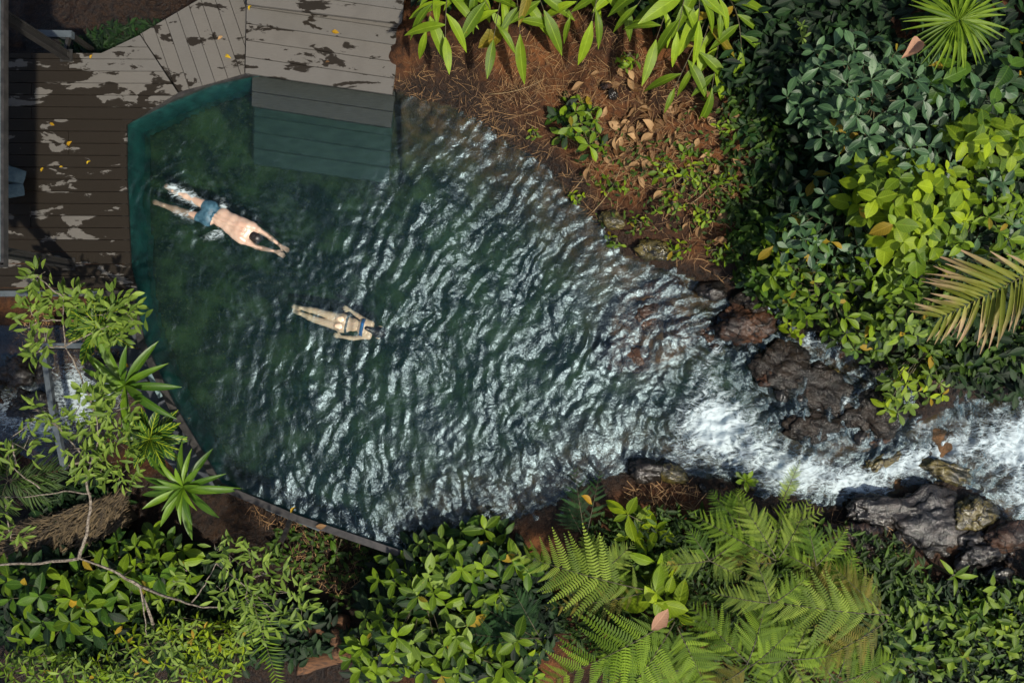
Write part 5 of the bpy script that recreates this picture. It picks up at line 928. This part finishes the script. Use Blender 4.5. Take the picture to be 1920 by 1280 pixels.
# ------------------------------------------------------------------ swimmers
def surface_nets(f, org, h):
    nx, ny, nz = f.shape; neg = f < 0; off = [(i, j, k) for i in (0, 1) for j in (0, 1) for k in (0, 1)]
    C = [f[i:nx - 1 + i, j:ny - 1 + j, k:nz - 1 + k] for i, j, k in off]; cnt = sum((c < 0).astype(np.int8) for c in C); act = (cnt > 0) & (cnt < 8)
    idx = np.full(act.shape, -1, np.int64); idx[act] = np.arange(act.sum()); cell = np.argwhere(act).astype(float); vals = np.stack([c[act] for c in C], 1); o = np.array(off, float)
    pos = np.zeros((len(cell), 3)); num = np.zeros(len(cell))
    for a in range(8):
        for b in range(a + 1, 8):
            if np.abs(o[a] - o[b]).sum() != 1: continue
            m = (vals[:, a] < 0) != (vals[:, b] < 0); t = vals[m, a] / (vals[m, a] - vals[m, b]); pos[m] += o[a] + t[:, None] * (o[b] - o[a]); num[m] += 1
    v = np.array(org) + h * (cell + pos / num[:, None]); F = []
    for ax in range(3):
        s = [slice(None)] * 3; s2 = [slice(None)] * 3; s[ax] = slice(0, -1); s2[ax] = slice(1, None); n0 = neg[tuple(s)]; n1 = neg[tuple(s2)]; e = np.argwhere(n0 != n1); b_, c_ = [(1, 2), (2, 0), (0, 1)][ax]
        e = e[(e[:, b_] > 0) & (e[:, c_] > 0) & (e[:, b_] < f.shape[b_] - 1) & (e[:, c_] < f.shape[c_] - 1)]; flip = n0[tuple(e.T)]
        def cc(db, dc): q_ = e.copy(); q_[:, b_] -= db; q_[:, c_] -= dc; return idx[tuple(q_.T)]
        qd = np.stack([cc(1, 1), cc(0, 1), cc(0, 0), cc(1, 0)], 1); qd[~flip] = qd[~flip][:, ::-1]; F.append(qd)
    F = np.concatenate(F); return v, F[(F >= 0).all(1)]
class Body:
    def __init__(s, lo, hi, h=.0065):
        s.h = h; s.lo = np.array(lo); n = ((np.array(hi) - s.lo) / h).astype(int) + 1; s.f = np.full(n, .5, np.float32); s.ax = [s.lo[i] + h * np.arange(n[i]) for i in range(3)]
    def box(s, lo, hi):
        return tuple(slice(max(0, int((lo[i] - s.lo[i]) / s.h)), max(1, min(s.f.shape[i], int((hi[i] - s.lo[i]) / s.h) + 2))) for i in range(3))
    def add(s, a, b, ra, rb, k=.02, flat=1.0, field=None):      # tapered limb; flat < 1 squashes it in z
        a = np.array(a); b = np.array(b); m = max(ra, rb) + .05; sl = s.box(np.minimum(a, b) - m, np.maximum(a, b) + m); X, Y, Z = np.meshgrid(s.ax[0][sl[0]], s.ax[1][sl[1]], s.ax[2][sl[2]], indexing='ij', sparse=True)
        d = b - a; l = (d * d).sum() + 1e-9; t = np.clip(((X - a[0]) * d[0] + (Y - a[1]) * d[1] + (Z - a[2]) * d[2]) / l, 0, 1)
        q_ = np.sqrt((X - a[0] - t * d[0]) ** 2 + (Y - a[1] - t * d[1]) ** 2 + ((Z - a[2] - t * d[2]) / flat) ** 2) - (ra + t * (rb - ra)); f = s.f if field is None else field; o = f[sl]
        hh = np.clip(.5 + .5 * (o - q_) / k, 0, 1); f[sl] = o * (1 - hh) + q_ * hh - k * hh * (1 - hh)
    def mesh(s, f=None): return surface_nets(s.f if f is None else f, s.lo, s.h)
    def slab(s, p, n, lo, hi):                                   # mask of lo <= (x-p).n <= hi as a distance field
        X, Y, Z = np.meshgrid(*s.ax, indexing='ij', sparse=True); d = (X - p[0]) * n[0] + (Y - p[1]) * n[1] + (Z - p[2]) * n[2]; return np.maximum(lo - d, d - hi)
def skinmat(name, c1, c2, red):
    m = N(name); p = m.pos(); c = m.mix(m.ramp(m.noise(9, p, 4), .35, .7), c1, c2); c = m.mix(m.ramp(m.noise(4, p, 2), .5, .8, 0, .5), c, red); m.l.new(c, m.b.inputs['Base Color']); m.b.inputs['Roughness'].default_value = .34
    m.b.inputs['Subsurface Weight'].default_value = .12; m.b.inputs['Subsurface Radius'].default_value = (.02, .008, .004); m.l.new(m.bump(m.noise(60, p, 3), .08, .003), m.b.inputs['Normal']); return m.m
def hand(B, wrist, tip, palm_r, side, z_up=.0, k=.006):
    w = np.array(wrist); t = np.array(tip); d = t - w; ln = np.linalg.norm(d); d /= ln; n = np.cross([0, 0, 1], d); n /= np.linalg.norm(n); pl = w + d * ln * .42
    for j in (-1.2, -.4, .4, 1.2): B.add(w + n * j * .008, pl + n * j * .0155, .016, .0125, .012, .8)
    for j, fl in ((-1.5, .86), (-.5, .98), (.5, 1.0), (1.5, .80)):
        kn = pl + n * j * .0185; m1 = kn + d * ln * .30 * fl + n * j * .002 + np.array([0, 0, -.002]); e = kn + d * ln * .56 * fl + n * j * .004 + np.array([0, 0, -.012]); B.add(kn, m1, .0098, .0086, .004); B.add(m1, e, .0086, .0066, .003)
    b = w + d * ln * .14 + n * side * .022; m1 = b + d * ln * .20 + n * side * .026; e = m1 + d * ln * .20 + n * side * .008; B.add(b, m1, .0125, .0105, .006); B.add(m1, e, .0105, .008, .004)
def foot(B, ankle, tip, k=.02):
    a = np.array(ankle); t = np.array(tip); d = (t - a); ln = np.linalg.norm(d); d /= ln; n = np.cross([0, 0, 1], d); n /= np.linalg.norm(n)
    B.add(a - d * .01 + np.array([0, 0, .022]), a + d * ln * .25, .032, .034, k); B.add(a, a + d * ln * .75, .036, .036, k, .75)
    for j in (-2, -1, 0, 1, 2): B.add(a + d * ln * .68 + n * j * .015, t + n * j * .0155 - d * abs(j) * .008, .013, .010 if j else .0105, .006)
def head(B, c, d, r=.092):
    c = np.array(c); d = np.array(d) / np.linalg.norm(d); n = np.cross([0, 0, 1], d); n /= np.linalg.norm(n); dn = np.array([0, 0, -1.0])
    B.add(c - d * .015, c + d * .03, r * .98, r * .92, .02); B.add(c - d * .06 + dn * .045, c - d * .02 + dn * .07, .05, .052, .03)            # skull, jaw
    B.add(c - d * .01 + dn * .09, c - d * .035 + dn * .118, .012, .017, .012); B.add(c - d * .075 + dn * .10, c - d * .078 + dn * .10, .022, .022, .015)   # nose, mouth and chin
    for s in (-1, 1):
        B.add(c + n * s * .088 - d * .025, c + n * s * .096 + d * .018, .015, .017, .008); B.add(c + n * s * .034 + d * .012 + dn * .082, c + n * s * .036 + d * .012 + dn * .083, .016, .016, .008)  # ears, brow and eyes
def W(u, v, z): p = P(u, v, z); return np.array(p[:])
def person(label, B, skin, extra):
    v, F = B.mesh(); c = v.mean(0); c[2] = v[:, 2].min(); root = empty('person', Vector(c), label, 'person'); body = link('body', big_mesh('body', v - c, F, skin), root)
    for nm, f, mt in extra:
        vv, FF = B.mesh(f)
        if len(FF): link(nm, big_mesh(nm, vv - c, FF, mt), root)
    return root
# the man at the surface, arms stretched ahead
zf = -.02
lo = W(270, 500, -.45); hi = W(560, 325, .30); B = Body(np.minimum(lo, hi), np.maximum(lo, hi))
hipA, hipB = W(391, 411, zf - .02), W(397, 390, zf - .02); kA, kB = W(343, 398, -.10), W(362, 374, -.06); aA, aB = W(307, 385, -.07), W(325, 359, -.04); tA, tB = W(288.5, 378.5, -.10), W(310, 347, -.07)
waist = W(421, 411, zf - .01); chest = W(448, 428, zf + .005); shU, shL = W(474, 425, zf), W(455, 449, zf); neck = W(468, 438, zf)
eU, eL = W(500, 440, zf - .02), W(481, 463, zf - .02); wU, wL = W(525, 460, zf - .01), W(515, 471, zf - .01); fU, fL = W(542, 471, zf - .015), W(534.5, 480.5, zf - .015); hd = W(479, 444, zf - .035); ax = (chest - waist) / np.linalg.norm(chest - waist); lat = np.cross([0, 0, 1], ax)
for h_, k_, a_, t_ in ((hipA, kA, aA, tA), (hipB, kB, aB, tB)):
    B.add(h_, k_, .092, .062, .03); B.add(k_, k_ + (a_ - k_) * .35, .058, .062, .02); B.add(k_ + (a_ - k_) * .35, a_, .060, .037, .02); foot(B, a_, t_)
B.add(hipA, hipB, .108, .108, .04, .9)
for s in (-1, 1): B.add(.5 * (hipA + hipB) + lat * s * .055 + np.array([0, 0, .045]), .5 * (hipA + hipB) + lat * s * .06 - ax * .07 + np.array([0, 0, .035]), .07, .065, .04)
B.add(waist - ax * .06 - lat * .055, waist - ax * .06 + lat * .055, .105, .105, .05, .85); B.add(waist - lat * .045, waist + lat * .045, .100, .100, .06, .85); B.add(waist + ax * .13 - lat * .06, waist + ax * .13 + lat * .06, .112, .112, .06, .85); B.add(chest - lat * .075, chest + lat * .075, .118, .118, .06, .85); B.add(chest + ax * .10 - lat * .10, chest + ax * .10 + lat * .10, .100, .100, .06, .8)
hipc0 = .5 * (hipA + hipB)
B.add(shU, shL, .070, .070, .05, .85)
for s, sh in ((1, shU), (-1, shL)):
    B.add(chest + lat * s * .075 + ax * .02 + np.array([0, 0, .055]), chest + lat * s * .11 + ax * .11 + np.array([0, 0, .05]), .042, .045, .04)                         # shoulder blades
    B.add(chest + lat * s * .12 - ax * .1, sh, .045, .055, .05)                                                                                         # lats
for s in (-1, 1): B.add(hipc0 + ax * .10 + lat * s * .030 + np.array([0, 0, .066]), chest + ax * .10 + lat * s * .034 + np.array([0, 0, .070]), .026, .030, .014)      # back muscles either side of the spine
B.add(neck - ax * .05, hd - ax * .05, .062, .056, .03); head(B, hd, ax + np.array([0, 0, -.25]), .088)
for sh, e_, w_, f_, s in ((shU, eU, wU, fU, -1), (shL, eL, wL, fL, 1)):
    B.add(sh, sh + (e_ - sh) * .4, .062, .053, .04); B.add(sh + (e_ - sh) * .4, e_, .053, .041, .02); B.add(e_, e_ + (w_ - e_) * .3, .041, .042, .015); B.add(e_ + (w_ - e_) * .3, w_, .042, .026, .015); hand(B, w_, f_, .03, s)
hipc = .5 * (hipA + hipB); shorts = np.maximum(B.f - .011, B.slab(hipc, ax, -.16, .115)); headf = np.full(B.f.shape, .5, np.float32); B.add(hd - ax * .012, hd + ax * .03, .100, .094, .02, field=headf); hairf = np.maximum(headf, B.slab(hd, np.array([0, 0, 1.0]) - .3 * ax, -.045, .3))
MAT['skin_m'] = skinmat('sun_flushed_skin', (.46, .31, .23), (.56, .40, .30), (.50, .26, .18)); MAT['skin_w'] = skinmat('fair_skin', (.80, .56, .38), (.86, .64, .46), (.78, .50, .34))
MAT['shorts'] = plain('teal_blue_swim_cloth', (.015, .055, .085), (.06, .14, .19), 14, .5, .6, .012); MAT['hair'] = plain('dark_wet_hair', (.006, .005, .005), (.016, .012, .010), 30, .35, .5, .006); MAT['bikini'] = plain('bright_blue_bikini', (.004, .05, .22), (.02, .16, .34), 30, .45, .2, .003); MAT['bikini_d'] = plain('dark_bikini_cloth', (.008, .018, .024), (.02, .04, .05), 30, .45, .2, .003)
person('swimmer in blue shorts gliding face down with both arms stretched ahead', B, MAT['skin_m'], [('swim_shorts', shorts, MAT['shorts']), ('hair', hairf, MAT['hair'])])
# the woman just below the surface
lo = W(535, 655, -.62); hi = W(735, 560, .02); B = Body(np.minimum(lo, hi), np.maximum(lo, hi), .006); zf = -.085
hipA, hipB = W(643, 598, zf - .02), W(640, 613, zf - .02); kA, kB = W(592, 583, zf - .05), W(590, 599, zf - .05); aA, aB = W(563, 577, zf - .06), W(562, 587, zf - .06); tA, tB = W(548.5, 574.5, zf - .09), W(549.5, 581, zf - .09)
waist = W(663, 609, zf); chest = W(681, 614, zf); shU, shL = W(696, 607, zf - .01), W(691, 630, zf - .01); hd = W(711, 623, zf - .04); ax = (chest - hipA * .5 - hipB * .5); ax /= np.linalg.norm(ax); lat = np.cross([0, 0, 1], ax); hipc = .5 * (hipA + hipB)
eU, eL = W(676, 595, zf - .03), W(663, 634, zf - .03); wU, wL = W(656, 581, zf - .05), W(639, 631, zf - .05); fU, fL = W(643, 575.5, zf - .06), W(625.5, 627, zf - .06)
for h_, k_, a_, t_ in ((hipA, kA, aA, tA), (hipB, kB, aB, tB)):
    B.add(h_, k_, .082, .052, .02); B.add(k_, k_ + (a_ - k_) * .35, .048, .050, .02); B.add(k_ + (a_ - k_) * .35, a_, .049, .030, .02); foot(B, a_, t_, .015)
B.add(hipA, hipB, .092, .092, .03, .85)
for s in (-1, 1): B.add(hipc + lat * s * .060 + np.array([0, 0, .040]), hipc + lat * s * .062 - ax * .06 + np.array([0, 0, .034]), .072, .064, .014)
B.add(hipc + ax * .08 - lat * .05, hipc + ax * .08 + lat * .05, .085, .085, .05, .8); B.add(waist - lat * .035, waist + lat * .035, .075, .075, .05, .85); B.add(chest - lat * .055, chest + lat * .055, .085, .085, .05, .85); B.add(shU, shL, .052, .052, .05, .85); B.add(chest + ax * .14, hd - ax * .03, .048, .042, .03); head(B, hd, ax + np.array([0, 0, -.2]), .084)
for sh, e_, w_, f_, s in ((shU, eU, wU, fU, 1), (shL, eL, wL, fL, -1)):
    B.add(sh, e_, .046, .036, .025); B.add(e_, e_ + (w_ - e_) * .3, .036, .036, .012); B.add(e_ + (w_ - e_) * .3, w_, .036, .022, .012); hand(B, w_, f_, .025, s)
X, Y, Z = np.meshgrid(*B.ax, indexing='ij', sparse=True); lt = np.abs((X - hipc[0]) * lat[0] + (Y - hipc[1]) * lat[1])
armcut = lt - .17
bot = np.maximum(np.maximum(B.f - .007, B.slab(hipc, ax, .075, .108)), armcut); top = np.maximum(np.maximum(B.f - .008, B.slab(chest, ax, -.035, .022)), lt - .145)
headf = np.full(B.f.shape, .5, np.float32); B.add(hd - ax * .01, hd + ax * .03, .096, .092, .02, field=headf); B.add(hd - ax * .02 + np.array([0, 0, .03]), chest + ax * .07 + np.array([0, 0, .07]), .075, .03, .03, .7, field=headf)
hairf = np.maximum(headf, B.slab(hd, np.array([0, 0, 1.0]) - .3 * ax, -.05, .3))
person('swimmer in blue bikini gliding under water with arms swept back to the hips', B, MAT['skin_w'], [('bikini_top', top, MAT['bikini']), ('bikini_bottom', bot, MAT['bikini_d']), ('hair', hairf, MAT['hair'])])
print('all', round(time.time() - T0, 1), len(bpy.data.objects))
